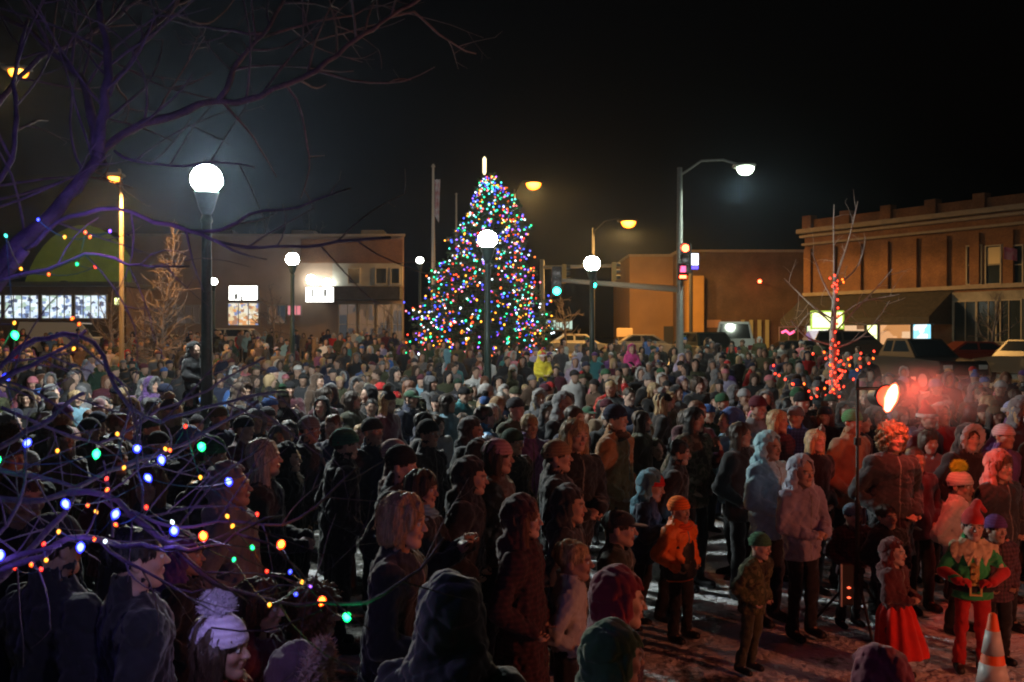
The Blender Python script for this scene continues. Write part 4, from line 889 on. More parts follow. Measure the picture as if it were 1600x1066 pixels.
# ------------------------------------------------------------------ trees
M['bark'] = pmat('grey_brown_bark', (.17, .13, .11), .85, .3, 14, .6, 50)
M['palebark'] = pmat('pale_bark', (.42, .37, .33), .85, .25, 14)
M['needle'] = pmat('fir_needles', (.05, .09, .04), .8, .4, 9)
M['cable'] = pmat('dark_green_cable', (.02, .09, .05), .4)
def curve_pts(pts, step=.06):
    pts = np.asarray(pts, float); d = np.r_[0, np.cumsum(np.linalg.norm(np.diff(pts[:, :3], axis=0), axis=1))]; n_ = max(3, int(d[-1] / step)); q = np.linspace(0, d[-1], n_)
    out = np.stack([np.interp(q, d, pts[:, k]) for k in range(pts.shape[1])], 1)
    for _ in range(2): out[1:-1] = (out[:-2] + 2 * out[1:-1] + out[2:]) / 4
    return out
def twig(mb, p, d, L_, r_, rnd, lvl, sides=5, wig=.22, up=.08, rate=7.0):
    """a wandering shoot that forks"""
    n_ = max(4, int(L_ / .07)); pts = [p]; d = d / np.linalg.norm(d); st = L_ / n_; kids = []
    for i in range(n_):
        bend = rnd.normal(size=3) * .10 if i == 0 else bend * .9 + rnd.normal(size=3) * .05; d = d + rnd.normal(size=3) * wig * .35 + bend + np.array((0, 0, up * .5)); d /= np.linalg.norm(d); pts.append(pts[-1] + d * st)
        if lvl > 0 and i > 0 and rnd.random() < rate * st: kids.append((pts[-1], d.copy(), 1 - i / n_))
    mb.tube(pts, np.linspace(r_, r_ * .35, n_ + 1), sides, False)
    for q, dd, k in kids:
        s_ = rnd.normal(size=3); s_ -= dd * (s_ @ dd); s_ /= np.linalg.norm(s_)
        twig(mb, q, dd * .75 + s_ * .8, L_ * rnd.uniform(.3, .6) * (.4 + .6 * k), r_ * .55, rnd, lvl - 1, max(3, sides - 1), wig, up, rate)
def bare_tree(x, y, H, label, mat=None, seed=1, spread=.5, r0=.09, group=None, trunk_frac=.3, n_l=9, name='bare_tree', lvl=3, conical=False):
    mat = mat or M['bark']; g = zg(x, y); t = empty(name, (x, y, g)); tag(t, label, 'tree', group); rnd = np.random.default_rng(seed)
    tp = [np.array((0, 0, -.05))]; d = np.array((0, 0, 1.0))
    while tp[-1][2] < H * .93: d = d + rnd.normal(size=3) * .06; d[2] = abs(d[2]); d /= np.linalg.norm(d); tp.append(tp[-1] + d * H / 14)
    MB().tube(tp, np.linspace(r0, r0 * .12, len(tp)), 9).build('trunk', mat, t, True)
    cr = MB()
    for k in range(n_l):
        f = trunk_frac + (.95 - trunk_frac) * (k + rnd.random()) / n_l; z = f * H; q = np.array([np.interp(z, [p_[2] for p_ in tp], [p_[i] for p_ in tp]) for i in range(3)])
        a = k * 2.4 + rnd.random(); Lk = H * spread * (1 - f) * (1.15 if conical else .75) + H * (.10 if not conical else .04)
        up = .5 + f * (1.0 if not conical else .4); twig(cr, q, np.array((math.cos(a), math.sin(a), up)), Lk, r0 * (1 - f) * .55 + .006, rnd, lvl, 5, .2, .12 if not conical else .05, 6.0 / max(Lk, .8))
    cr.build('crown', mat, t, True); return t
bare_tree(GX(250, 34), 34, 6.15, 'dense conical bare tree lit orange in front of the long store', seed=3, spread=.24, r0=.10, n_l=75, trunk_frac=.08, lvl=2, conical=True, group=None, mat=None)
for i, (px, D, py, lb) in enumerate(((430, 45, 440, 'small bare tree before the shop windows under the small globe lamp'), (395, 75, 318, 'pale bare treetop rising over the roof of the long store beside the brightest lamp'), (500, 76, 322, 'faint bare treetop above the middle of the long store roof'),
        (885, 55, 448, 'dark bare tree behind the lamp near the green traffic signals'), (1545, 44, 455, 'bare tree before the stone shop front at the far right'), (600, 50, 478, 'small bare tree before the brick corner of the long store'), (175, 40, 440, 'thin bare tree beside the pale orange lamp pole'))):
    bare_tree(GX(px, D), D, P(0, py, D)[2] - zg(0, D), lb, seed=20 + i, spread=.55, r0=.10, group='bare trees along the street', n_l=14)
# the tree wrapped in red lights
D = 14; bx = GX(1303, D); g = zg(bx, D); rt = empty('bare_tree', (bx, D, g)); tag(rt, 'bare tree with pale branches and a trunk wrapped in red lights', 'tree', 'bare trees along the street')
def loc3(px, py, D2): return P(px, py, D2) - np.array((bx, D, g))
MB().tube([loc3(1303, 700, D), loc3(1302, 600, D), loc3(1301, 520, D), loc3(1304, 470, D), loc3(1306, 430, D)], [.065, .055, .047, .038, .027], 9).build('trunk', M['palebark'], rt, True)
cr = MB(); rnd = np.random.default_rng(5)
for pl_ in ([(1303, 455), (1303, 400), (1302, 350), (1303, 320)], [(1305, 440), (1318, 400), (1330, 360), (1340, 315)], [(1302, 500), (1270, 480), (1245, 455), (1225, 435)], [(1303, 510), (1280, 485), (1262, 490), (1240, 520)], [(1304, 520), (1340, 480), (1370, 450), (1395, 420)],
            [(1304, 500), (1345, 470), (1380, 465), (1405, 460)], [(1302, 470), (1285, 440), (1275, 410), (1268, 395)], [(1303, 540), (1260, 530), (1235, 500)], [(1304, 545), (1345, 530), (1378, 490), (1390, 470)], [(1305, 450), (1340, 420), (1350, 390), (1352, 370)]):
    q = curve_pts([np.r_[loc3(a, b_, D + rnd.uniform(-.5, .5) * k / 3), .015 * (1 - k / 5)] for k, (a, b_) in enumerate(pl_)], .1); cr.tube(q[:, :3], q[:, 3], 6, False)
    for k in range(2, len(q) - 1, 2): twig(cr, q[k][:3], (q[k + 1] - q[k - 1])[:3] + rnd.normal(size=3) * .35, rnd.uniform(.15, .45), .005, rnd, 1, 4)
cr.build('crown', M['palebark'], rt, True)

def ico(r_):
    t_ = (1 + 5 ** .5) / 2; v = np.array([(-1, t_, 0), (1, t_, 0), (-1, -t_, 0), (1, -t_, 0), (0, -1, t_), (0, 1, t_), (0, -1, -t_), (0, 1, -t_), (t_, 0, -1), (t_, 0, 1), (-t_, 0, -1), (-t_, 0, 1)]); v /= np.linalg.norm(v[0])
    f = [(0, 11, 5), (0, 5, 1), (0, 1, 7), (0, 7, 10), (0, 10, 11), (1, 5, 9), (5, 11, 4), (11, 10, 2), (10, 7, 6), (7, 1, 8), (3, 9, 4), (3, 4, 2), (3, 2, 6), (3, 6, 8), (3, 8, 9), (4, 9, 5), (2, 4, 11), (6, 2, 10), (8, 6, 7), (9, 8, 1)]
    return v * r_, f
BC = dict(r=(1, .07, .03), o=(1, .20, .02), y=(1, .50, .04), g=(.03, 1, .42), t=(.10, .85, .75), b=(.08, .12, 1), w=(.85, .95, 1), v=(.4, .15, 1), p=(1, .25, .3))
BM = {}
def bulb_mat(c, s):
    if (c, s) not in BM: BM[c, s] = glow_mat('lit_bulb_' + {'r': 'red', 'o': 'orange', 'y': 'yellow', 'g': 'green', 't': 'teal', 'b': 'blue', 'w': 'white', 'v': 'violet', 'p': 'pink'}[c], tuple(q * q for q in BC[c]), BC[c], .5 * s ** .5, s, .62)
    return BM[c, s]
BME = {}
def bulb_mesh(c, s, r_):
    if (c, s, r_) not in BME:
        mb = MB(); k = np.linspace(-1, 1, 6); mb.lathe([(max(r_ * math.sqrt(max(1 - q * q, 0)) * (1 - .25 * max(-q, 0)), r_ * .12), q * r_ * 1.25) for q in k], n=8); BME[c, s, r_] = mb.mesh('bulb', bulb_mat(c, s), True)
    return BME[c, s, r_]
def string_lights(name, org, bulbs, label, cable_paths, r_, s_, group=None, cable_r=.004):
    """bulbs: list of (xyz, colour); at most 100 as single parts, the rest as one"""
    t = empty(name, org); tag(t, label, 'string lights', group); runs = []
    for q in cable_paths:
        q = np.asarray(q)
        if runs and np.linalg.norm(runs[-1][-1] - q[0]) < 1e-6: runs[-1] = np.vstack((runs[-1], q[1:]))
        else: runs.append(q)
    for q in runs: MB().tube(q - org, cable_r, 4, False).build('cable', M['cable'], t)
    for p_, c in bulbs[:100]:
        o = link('bulb', bulb_mesh(c, s_, r_), t, loc=np.asarray(p_) - org); o.rotation_euler = (RNG.uniform(-.6, .6), RNG.uniform(-.6, .6), 0)
    if len(bulbs) > 100:
        v0, f0 = ico(r_); cs = sorted({c for _, c in bulbs[100:]}); V = []; Fc = []; mi = []; n_ = 0
        for p_, c in bulbs[100:]: V.append(v0 + (np.asarray(p_) - org)); Fc += [tuple(i + n_ for i in q) for q in f0]; mi += [cs.index(c)] * len(f0); n_ += 12
        me = bpy.data.meshes.new('bulbs'); me.from_pydata(np.vstack(V).tolist(), [], Fc)
        for c in cs: me.materials.append(bulb_mat(c, s_))
        me.polygons.foreach_set('material_index', mi); me.polygons.foreach_set('use_smooth', [True] * len(mi)); o = link('further_bulbs', me, t); o['kind'] = 'stuff'
    return t
def near_order(pts):
    pts = [np.asarray(p_, float) for p_ in pts]; out = [pts.pop(0)]
    while pts: i = min(range(len(pts)), key=lambda k: np.sum((pts[k] - out[-1]) ** 2)); out.append(pts.pop(i))
    return out
def sag(a, b_, s_=.08): q = np.linspace(0, 1, 6)[:, None]; return a + (b_ - a) * q - np.array((0, 0, 1)) * (4 * q * (1 - q)) * s_ * np.linalg.norm(b_ - a)
# red lights
rb = []
for i in range(44):
    f = i / 44; py = 620 - f * 185; a = i * 1.9; c = P(1303, py, D); rr_ = .075 - .03 * f
    if 455 < py < 530 and i % 3: continue
    rb.append((c + np.array((rr_ * math.cos(a), -abs(rr_ * math.sin(a)) - .012, 0)), 'r'))
for pl_, nn in (([(1296, 434), (1318, 434), (1310, 445)], 5), ([(1303, 590), (1290, 555), (1275, 552)], 6), ([(1305, 600), (1330, 565), (1360, 552)], 6), ([(1303, 610), (1315, 575), (1345, 548)], 6), ([(1215, 585), (1240, 605), (1255, 625), (1240, 640)], 6), ([(1205, 570), (1225, 600), (1262, 600), (1275, 620)], 6), ([(1300, 620), (1290, 600), (1310, 585), (1322, 560)], 12), ([(1245, 612), (1262, 628), (1275, 610)], 5), ([(1320, 600), (1345, 575), (1365, 560)], 6)):
    q = curve_pts([np.r_[P(a, b_, D - .35 + rnd.uniform(-.2, .2))] for a, b_ in pl_], .03)
    for k in range(nn): rb.append((q[int(k * (len(q) - 1) / max(nn - 1, 1))] + rnd.normal(size=3) * .025, 'o' if rnd.random() < .2 else 'r'))
pa = near_order([p_ for p_, _ in rb]); string_lights('string_lights', np.array((bx, D, g)), rb, 'red and orange lights wound round the bare tree and its low branches', [sag(pa[i], pa[i + 1], .03) for i in range(len(pa) - 1) if np.linalg.norm(pa[i] - pa[i + 1]) < 1.2], .019, 4.5, cable_r=.003)

# the Christmas tree ---------------------------------------------------------
D = 38; TX = GX(757, D); g = zg(TX, D); TH = P(0, 272, D)[2] - g
ct = empty('christmas_tree', (TX, D, g)); tag(ct, 'tall evergreen Christmas tree covered in coloured lights', 'tree'); rnd = np.random.default_rng(11)
MB().lathe([(.2, 0), (.17, 1), (.10, TH * .6), (.02, TH + .25)], n=10).build('trunk', M['bark'], ct, True)
def prof(z):  # crown radius and sideways lean by height
    f = z / TH; r_ = np.interp(f, [0, .06, .12, .3, .45, .60, .66, .74, .85, .95, 1], [2.1, 2.6, 2.95, 2.7, 2.35, 1.85, 1.62, 1.38, .95, .38, .05]); return r_, np.interp(f, [0, .6, .8, 1], [-.15, .0, .42, .15])
tv = []; tf = []; bp_ = []; nq = 0; br = MB()
for k in range(300):
    f = (k + .5) / 300; z = (.05 + .93 * f ** 1.12) * TH; a = k * 2.39996 + rnd.normal() * .15; R_, ox = prof(z); L_ = R_ * rnd.uniform(.72, 1.12); dr_ = np.array((math.cos(a), math.sin(a), 0))
    st = np.array((ox * .6, 0, z)); en = np.array((ox, 0, z)) + dr_ * L_ + np.array((0, 0, -.10 * L_ + .12 * (z / TH))); bp_.append((st, en, a))
    br.tube([st, (st + en) / 2 + (0, 0, .03), en], [.02, .014, .006], 4, False)
    m_ = int(40 + 75 * L_)
    tt = rnd.uniform(.18, 1.02, m_) ** .8; side = rnd.normal(size=m_) * .17 * (1.15 - tt) * L_ ** .5; pr = np.array((-math.sin(a), math.cos(a), 0))
    c = st + (en - st) * tt[:, None] + pr * side[:, None] + np.c_[np.zeros(m_), np.zeros(m_), rnd.normal(size=m_) * .05]
    dd = dr_ * .7 + pr * np.sign(side)[:, None] * .7 + rnd.normal(size=(m_, 3)) * .35; dd /= np.linalg.norm(dd, axis=1)[:, None]; up_ = np.cross(dd, rnd.normal(size=(m_, 3))); up_ /= np.linalg.norm(up_, axis=1)[:, None]
    ln = rnd.uniform(.10, .2, m_)[:, None]; wd = .022
    tv.append(np.stack((c - up_ * wd, c + dd * ln * .6 - up_ * wd * 1.3, c + dd * ln, c + dd * ln * .6 + up_ * wd * 1.3), 1).reshape(-1, 3)); tf.append(np.arange(m_ * 4).reshape(-1, 4) + nq); nq += m_ * 4
br.build('boughs', M['bark'], ct)
link('crown', mesh_np('crown', np.vstack(tv), np.vstack(tf), M['needle'], smooth=False), ct)
MB().lathe([(.02, TH - .05), (.07, TH + .05), (.075, TH + .6), (.02, TH + .68)], n=10).build('topper', emat('lit_topper', (1, .85, .5), 2.2), ct, True)
cb_ = []; base = np.array((TX, D, g))
for i in range(1500):
    z = (.04 + .95 * rnd.random() ** 1.12) * TH; R_, ox = prof(z); a = rnd.uniform(-math.pi, 0) + rnd.normal() * .25; r2 = R_ * rnd.uniform(.72, 1.12)
    p_ = np.array((ox + r2 * math.cos(a), r2 * math.sin(a), z - .1 * R_))
    if rnd.random() < .75:
        while True:
            q_ = bp_[rnd.integers(len(bp_))]
            if math.sin(q_[2]) < .35: break
        p_ = q_[0] + (q_[1] - q_[0]) * rnd.uniform(.45, 1.06) ** .7 + rnd.normal(size=3) * .05
    cb_.append((base + p_, rnd.choice(list('rrooyyggttbbbbwwvvp'), p=None)))
for i in range(14): cb_.append((P(632 + i * 4.0 + rnd.normal() * 3, 478 + i * 2.4 + rnd.normal() * 7, D - 1.5), rnd.choice(list('wwwytbp'))))
cb_.sort(key=lambda q: q[0][1])
pa = near_order([p_ for p_, _ in cb_]); string_lights('string_lights', base, cb_, 'multicoloured lights covering the tall Christmas tree', [sag(pa[i], pa[i + 1], .05) for i in range(len(pa) - 1) if np.linalg.norm(pa[i] - pa[i + 1]) < .9], .044, 5.0)

# the near ornamental tree at the left ---------------------------------------
TB = np.array((-2.55, 3.35, 0.0)); nt = empty('bare_tree', TB); tag(nt, 'near bare tree whose tangled branches fill the left side, hung with coloured lights', 'tree', 'bare trees along the street'); rnd = np.random.default_rng(2)
fork = np.array((-2.45, 3.4, 1.35)); tk = MB()
tk.tube([np.array((0, 0, -.05)), (.02, 0, .5), (.05, .02, 1.0), fork - TB], [.12, .10, .09, .08], 12)
def limb(pl_, r0_, r1_, D0, D1, start=None, mb=tk, grow=0, glen=.5, sides=8, gr=.006, lvl=2, rate=1.0):
    k = len(pl_); pts = [np.r_[P(a, b_, D0 + (D1 - D0) * i / (k - 1)), r0_ + (r1_ - r0_) * i / (k - 1)] for i, (a, b_) in enumerate(pl_)]
    if start is not None: pts = [np.r_[start, r0_]] + pts
    q = curve_pts(pts, .05); q[:, :3] -= TB; jw = rnd.normal(size=(len(q), 3)) * .010; jw[1:-1] = (jw[:-2] + jw[1:-1] + jw[2:]) / 2; q[:, :3] += jw; q[:, 3] *= 1 + .12 * rnd.normal(size=len(q)).clip(-1, 2)
    mb.tube(q[:, :3], q[:, 3], sides)
    if grow:
        for i in rnd.choice(np.arange(2, len(q) - 1), size=min(grow, len(q) - 3), replace=False):
            d_ = q[i + 1][:3] - q[i - 1][:3]; d_ /= np.linalg.norm(d_); s_ = rnd.normal(size=3); s_[1] *= .5; s_ -= d_ * (s_ @ d_); s_ /= np.linalg.norm(s_)
            twig(cw, q[i][:3], d_ * .8 + s_, rnd.uniform(.4, 1) * glen, min(gr, q[i][3] * .6), rnd, lvl, 5, .16, .05, 3.2 * rate)
    return q[:, :3] + TB
cw = MB()
limb([(-200, 620), (-90, 520), (0, 425), (60, 352), (112, 290), (155, 238)], .050, .019, 3.3, 3.6, fork, grow=12, glen=.7)
limb([(155, 238), (150, 190), (128, 130), (100, 90), (60, 60), (0, 15)], .020, .008, 3.6, 3.9, grow=8, glen=.8)
limb([(155, 238), (166, 190), (172, 130), (176, 60), (152, 30), (148, -60)], .022, .010, 3.6, 3.7, grow=9, glen=.8)
limb([(172, 150), (195, 105), (228, 60), (262, 25), (300, -40)], .012, .006, 3.65, 4.0, grow=8, glen=.8)
limb([(152, 245), (172, 222), (205, 200), (262, 180), (330, 160), (402, 158), (462, 130), (540, 75), (592, 35), (640, 2), (700, -30)], .019, .006, 3.6, 4.2, grow=16, glen=.9)
limb([(338, 157), (370, 110), (412, 50), (442, 0), (460, -40)], .012, .005, 3.85, 4.1, grow=8, glen=.7)
limb([(412, 48), (335, 46), (272, 35), (230, 20)], .006, .003, 4.0, 4.1, grow=3, glen=.4)
limb([(400, 60), (460, 45), (540, 30), (620, 5)], .006, .003, 4.0, 4.3, grow=5, glen=.5)
limb([(600, 30), (650, 10), (680, 45), (700, 70), (745, 80)], .006, .003, 4.2, 4.5, grow=2, glen=.3)
limb([(180, 235), (200, 258), (250, 270), (330, 250), (400, 270)], .006, .003, 3.6, 3.6, grow=5, glen=.5)
limb([(40, 390), (100, 345), (140, 330), (200, 332), (262, 346), (312, 365), (360, 390), (470, 385), (562, 370), (604, 372)], .008, .0045, 3.3, 3.1, grow=8, glen=.4)
limb([(312, 364), (400, 337), (480, 310), (545, 295)], .006, .003, 3.2, 3.1, grow=2, glen=.3)
limb([(332, 374), (380, 406), (412, 408)], .005, .002, 3.15, 3.1)
limb([(-60, 470), (0, 448), (90, 415), (150, 395), (230, 420), (290, 410)], .009, .003, 3.2, 3.0, grow=6, glen=.5)
limb([(-100, 260), (0, 165), (60, 95), (150, 48), (230, -10)], .014, .006, 3.8, 4.1, grow=9, glen=.8)
limb([(-80, 380), (0, 290), (30, 215), (20, 120), (40, 30)], .013, .006, 3.4, 3.7, grow=9, glen=.8)
limb([(-60, 620), (20, 560), (62, 530), (132, 512), (165, 560), (182, 620), (215, 650), (250, 652), (292, 635), (402, 630), (452, 608)], .009, .004, 2.9, 3.0, grow=10, glen=.45)
# the low tangle
f2 = np.array((-2.35, 3.2, 1.3))
for pl_, r0_, r1_, D0, D1, gg in (
    ([(-220, 900), (-60, 760), (0, 700), (60, 668), (100, 640), (140, 612)], .011, .006, 3.1, 3.0, 8), ([(-120, 745), (0, 735), (40, 738), (75, 752), (122, 766)], .012, .006, 2.9, 2.9, 5),
    ([(-220, 860), (0, 775), (60, 777), (110, 768), (150, 750), (200, 720), (250, 702), (300, 685), (332, 668), (402, 624)], .011, .005, 2.9, 3.1, 14), ([(200, 725), (240, 728), (282, 715), (300, 700)], .005, .003, 3.0, 2.95, 3),
    ([(110, 768), (175, 772), (215, 805), (245, 835), (290, 875), (340, 910), (400, 930), (480, 941), (560, 940), (620, 920), (662, 884), (690, 850)], .011, .0035, 2.8, 2.6, 10), ([(-200, 1010), (0, 890), (70, 860), (140, 838), (190, 843), (250, 862), (320, 866), (370, 835), (402, 820), (452, 808)], .012, .0035, 2.75, 2.6, 12),
    ([(150, 838), (200, 890), (260, 925), (285, 940), (316, 922)], .006, .003, 2.7, 2.6, 4), ([(112, 768), (100, 800), (60, 850), (0, 905), (-80, 960)], .006, .012, 2.85, 2.8, 6), ([(250, 840), (290, 802), (330, 770), (372, 720), (402, 688)], .004, .0025, 2.75, 2.9, 4),
    ([(170, 780), (205, 800), (292, 800), (330, 790)], .005, .003, 2.8, 2.8, 4), ([(200, 800), (235, 815), (300, 830), (402, 828), (472, 815), (502, 798), (550, 735)], .006, .003, 2.75, 2.7, 6), ([(-30, 880), (20, 800), (40, 750), (30, 690)], .008, .004, 2.8, 2.9, 4), ([(215, 800), (212, 740), (216, 690), (210, 640)], .005, .003, 2.85, 3.0, 4),
    ([(172, 840), (174, 780), (170, 720)], .004, .003, 2.75, 2.8, 3), ([(-60, 640), (0, 602), (50, 570), (90, 540), (132, 512)], .010, .005, 2.9, 2.95, 5), ([(335, 985), (370, 990), (450, 985), (492, 958)], .003, .0025, 2.55, 2.5, 1), ([(400, 930), (450, 912), (480, 905), (505, 935)], .003, .002, 2.55, 2.5, 1), ([(360, 825), (420, 850), (455, 890), (505, 935), (545, 958), (562, 980), (585, 990)], .0035, .002, 2.6, 2.45, 1),
    ([(100, 845), (40, 865), (-30, 900)], .007, .009, 2.7, 2.7, 4), ([(0, 640), (80, 680), (170, 690), (240, 650), (330, 600), (420, 560)], .007, .003, 3.1, 3.2, 6)):
    limb(pl_, r0_, r1_, D0, D1, None, cw, gg, .34, 6, .0032, 2, 1.3)
for px, py, DD in ((-220, 900, 3.1), (-220, 860, 2.9), (-200, 1010, 2.75), (-120, 745, 2.9), (-100, 260, 3.8), (-80, 380, 3.4), (-60, 620, 2.9), (-60, 470, 3.2), (40, 390, 3.3)):
    e_ = P(px, py, DD); m_ = (e_ + fork) / 2 + np.array((-.15, 0, .05)); q = curve_pts([np.r_[fork, .035], np.r_[m_, .028], np.r_[e_, .018]], .06); tk.tube(q[:, :3] - TB, q[:, 3], 8)
tk.build('trunk', M['bark'], nt, True); cw.build('crown', M['bark'], nt, True)
nb = """67 345 b;17 370 t;108 372 y;178 363 v;140 365 o;147 372 o;127 414 g;155 418 r;40 421 y;83 430 o;31 524 G;1 557 r;17 590 B;30 505 y;120 498 o;130 507 o;122 545 y;50 691 B;3 717 G;97 703 y;157 708 G;220 700 B;190 677 y;295 665 r;271 702 o;264 700 y;258 717 B;320 697 G;200 729 y;237 745 B;173 746 r;174 763 o;318 744 y;362 751 B;110 785 B;144 787 o;157 797 y;187 801 B;235 790 r;188 817 o;99 828 y;275 813 w;278 827 B;323 835 O;360 804 y;368 819 y;154 839 o;171 843 w;133 852 B;76 847 r;9 864 B;398 852 g;80 872 y;57 879 o;31 884 r;72 886 r;370 871 g;406 801 r;443 848 O;399 853 g;421 889 r;457 890 b;475 906 y;466 925 b;506 935 O;425 941 y;545 960 G;488 912 v"""
sm = []; big = []; pw = []; rnd = np.random.default_rng(8)
for q in nb.split(';'):
    a, b_, c = q.split(); a, b_ = float(a), float(b_); DD = (3.2 if b_ < 450 else 3.0 if b_ < 620 else 2.85 if b_ < 780 else 2.65) + rnd.normal() * .05; (big if c.isupper() else sm).append((P(a, b_, DD) + (0, -.03, 0), c.lower()))
# two strands: lamps turned to the eye look larger
pa = near_order([p_ for p_, _ in sm]); string_lights('string_lights', TB, sm, 'small coloured bulbs threaded through the near tree branches', [sag(pa[i], pa[i + 1], .08) for i in range(len(pa) - 1) if np.linalg.norm(pa[i] - pa[i + 1]) < .34], .0062, 4.0, 'strings of lights in the near tree', .0016)
pa = near_order([p_ for p_, _ in big]); string_lights('string_lights', TB, big, 'larger brighter blue, green and red bulbs among the near tree branches', [sag(pa[i], pa[i + 1], .08) for i in range(len(pa) - 1) if np.linalg.norm(pa[i] - pa[i + 1]) < .34], .0128, 14, 'strings of lights in the near tree', .0016)
# ------------------------------------------------------------------ people
SK = [(.55, .34, .25), (.48, .29, .21), (.60, .39, .30), (.40, .24, .17), (.52, .33, .25)]
COL = dict(black=(.010, .010, .013), charcoal=(.035, .035, .042), navy=(.015, .022, .06), brown=(.09, .05, .03), tan=(.30, .19, .10), olive=(.06, .065, .03), green=(.03, .13, .06), maroon=(.10, .015, .03), grey=(.17, .17, .18), pale=(.50, .48, .46), white=(.72, .71, .70),
    blue=(.05, .14, .42), skyblue=(.22, .44, .58), teal=(.04, .22, .25), red=(.55, .02, .02), orange=(.85, .13, .02), pink=(.62, .20, .25), purple=(.12, .05, .22), magenta=(.5, .04, .2), lavender=(.42, .38, .55), yellow=(.75, .62, .04), cream=(.60, .50, .36), blond=(.48, .34, .18), darkbrown=(.05, .028, .018), auburn=(.16, .06, .03), neon=(.7, 1.0, .05), silver=(.42, .42, .42), darkgreen=(.015, .05, .03))
PR = {}
def proto(key, fn):
    if key not in PR: PR[key] = fn()
    return PR[key]
RIGS = {}
def rig(cls, pose):
    if (cls, pose) not in RIGS: RIGS[cls, pose] = Rig(*{'adult': (1.75, 1.0), 'teen': (1.5, .97), 'child': (1.22, .93)}[cls], pose)
    return RIGS[cls, pose]
def dress(par, name, me, color, label=None, loc=None, hs=None):
    o = link(name, me, par); o.color = (*color, 1)
    if loc is not None: o.location = tuple(map(float, loc))
    if hs: o.scale = (hs,) * 3
    if label: o['label'] = label
    return o
PARTN = dict(beanie='hat', pom='hat', tuque='hat', pomball='pompom', cap='hat', santa='hat', trim='hat_trim', hood='hood', furhood='hood', ruff='fur_trim', short='hair', bob='hair', longhair='hair', curls='hair', scarf='scarf', earmuff='earmuffs')
def person(x, y, H, rot, pose='pocket', jk='parka', jmat='cloth', jc='black', head=(('short', 'darkbrown'),), tc='black', skin=0, label='', group='people in the night crowd', z=None, near=None, extra=None, seed=0, cls=None, gloves=None, boots='black'):
    cls = cls or ('adult' if H > 1.58 else 'teen' if H > 1.36 else 'child'); rg = rig(cls, pose); D = math.hypot(x, y); near = (D < 9.5) if near is None else near; k = H / rg.H
    lod = 'n' if near else 'f'; far_dim = .72 if y > 12 and z is None else 1.0; c3 = lambda c: tuple(q * far_dim for q in (COL[c] if isinstance(c, str) else c))  # far clothes darkened in colour to stand for dimmer light
    o = link('person', proto((cls, pose, lod), lambda: body_mesh('person', rg, near))); o.location = (float(x), float(y), zg(x, y) if z is None else float(z)); tl = random.Random(int(abs(x * 913) + y * 377)); o.rotation_euler = (R(tl.gauss(1, 2.4)), R(tl.gauss(0, 2.2)), R(rot)); o.scale = (k * tl.uniform(.97, 1.06), k * tl.uniform(.95, 1.1), k); o.color = (*SK[skin % 5], 1)
    tag(o, label, 'person', group)
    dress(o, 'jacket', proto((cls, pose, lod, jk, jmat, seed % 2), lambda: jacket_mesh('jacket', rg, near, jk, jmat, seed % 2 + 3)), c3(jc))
    if near and pose != 'sit' and jk != 'tunic':
        dress(o, 'zip', proto((cls, pose, 'zip', jk, seed % 2), lambda: jacket_zip('zip', rg, jk, seed % 2 + 3)), (.25, .24, .23) if seed % 3 else (.02, .02, .02))
        if seed % 4 == 1: dress(o, 'pocket_flap', proto((cls, pose, 'pk', jk, seed % 2), lambda: jacket_zip('pocket_flap', rg, jk, seed % 2 + 3, 'cloth', .045, .10, 1.20, 1.235, .006)), c3(jc))
    if D < 24 or pose == 'sit':
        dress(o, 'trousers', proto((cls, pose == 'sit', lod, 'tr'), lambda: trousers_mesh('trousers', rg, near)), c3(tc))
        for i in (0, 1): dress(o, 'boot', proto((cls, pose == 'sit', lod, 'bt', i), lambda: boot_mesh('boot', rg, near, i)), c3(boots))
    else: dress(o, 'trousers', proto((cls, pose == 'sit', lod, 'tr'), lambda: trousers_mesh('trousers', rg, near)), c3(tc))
    prev = None
    for kind, cc in head:
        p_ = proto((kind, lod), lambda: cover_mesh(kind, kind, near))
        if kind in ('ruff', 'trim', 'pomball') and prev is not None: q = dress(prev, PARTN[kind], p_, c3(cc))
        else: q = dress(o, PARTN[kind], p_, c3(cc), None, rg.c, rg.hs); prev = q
    if near:
        e_ = proto(('eye', lod), lambda: mesh_np('eye', *eye_geo(), M['eye']))
        for s_ in (-1, 1): q = dress(o, 'eye', e_, (1, 1, 1), None, rg.c + np.array((s_ * .030, -.0765, .005)) * rg.hs, rg.hs)
    if gloves:
        for sd, sg in (('L', 1), ('R', -1)):
            def mk(sd=sd, sg=sg):
                w_ = rg.wr[sd]; s = SDF(*[axis(w_[i] - .16, w_[i] + .16, 9, 9, .007, .007) for i in range(3)]); s.cap(w_ - rg.hd[sd] * .02, w_, .034 * rg.w, k=.01); hand_prims(s, w_, rg.hd[sd], sg, rg.w, True, 1.35); V, Q = s.surface(); return mesh_np('glove', V, Q, M['cloth'])
            dress(o, 'glove', proto((cls, pose, 'glove', sd), mk), c3(gloves))
    return o, rg
def eye_geo():
    k = np.linspace(-1, 1, 7); v = []; r_ = .0125
    for q in k:
        for a in np.arange(10) * 2 * math.pi / 10: v.append((r_ * math.sqrt(1 - q * q) * math.cos(a), r_ * q, r_ * math.sqrt(1 - q * q) * math.sin(a)))
    return np.array(v), np.array([(i * 10 + j, i * 10 + (j + 1) % 10, i * 10 + 10 + (j + 1) % 10, i * 10 + 10 + j) for i in range(6) for j in range(10)])
m, n, l, b = new_mat('eye'); b.inputs["Roughness"].default_value = .1; tc = n.new("ShaderNodeTexCoord"); sx = n.new("ShaderNodeSeparateXYZ"); l.new(tc.outputs["Object"], sx.inputs[0]); rp = n.new("ShaderNodeValToRGB"); rp.color_ramp.interpolation = 'CONSTANT'
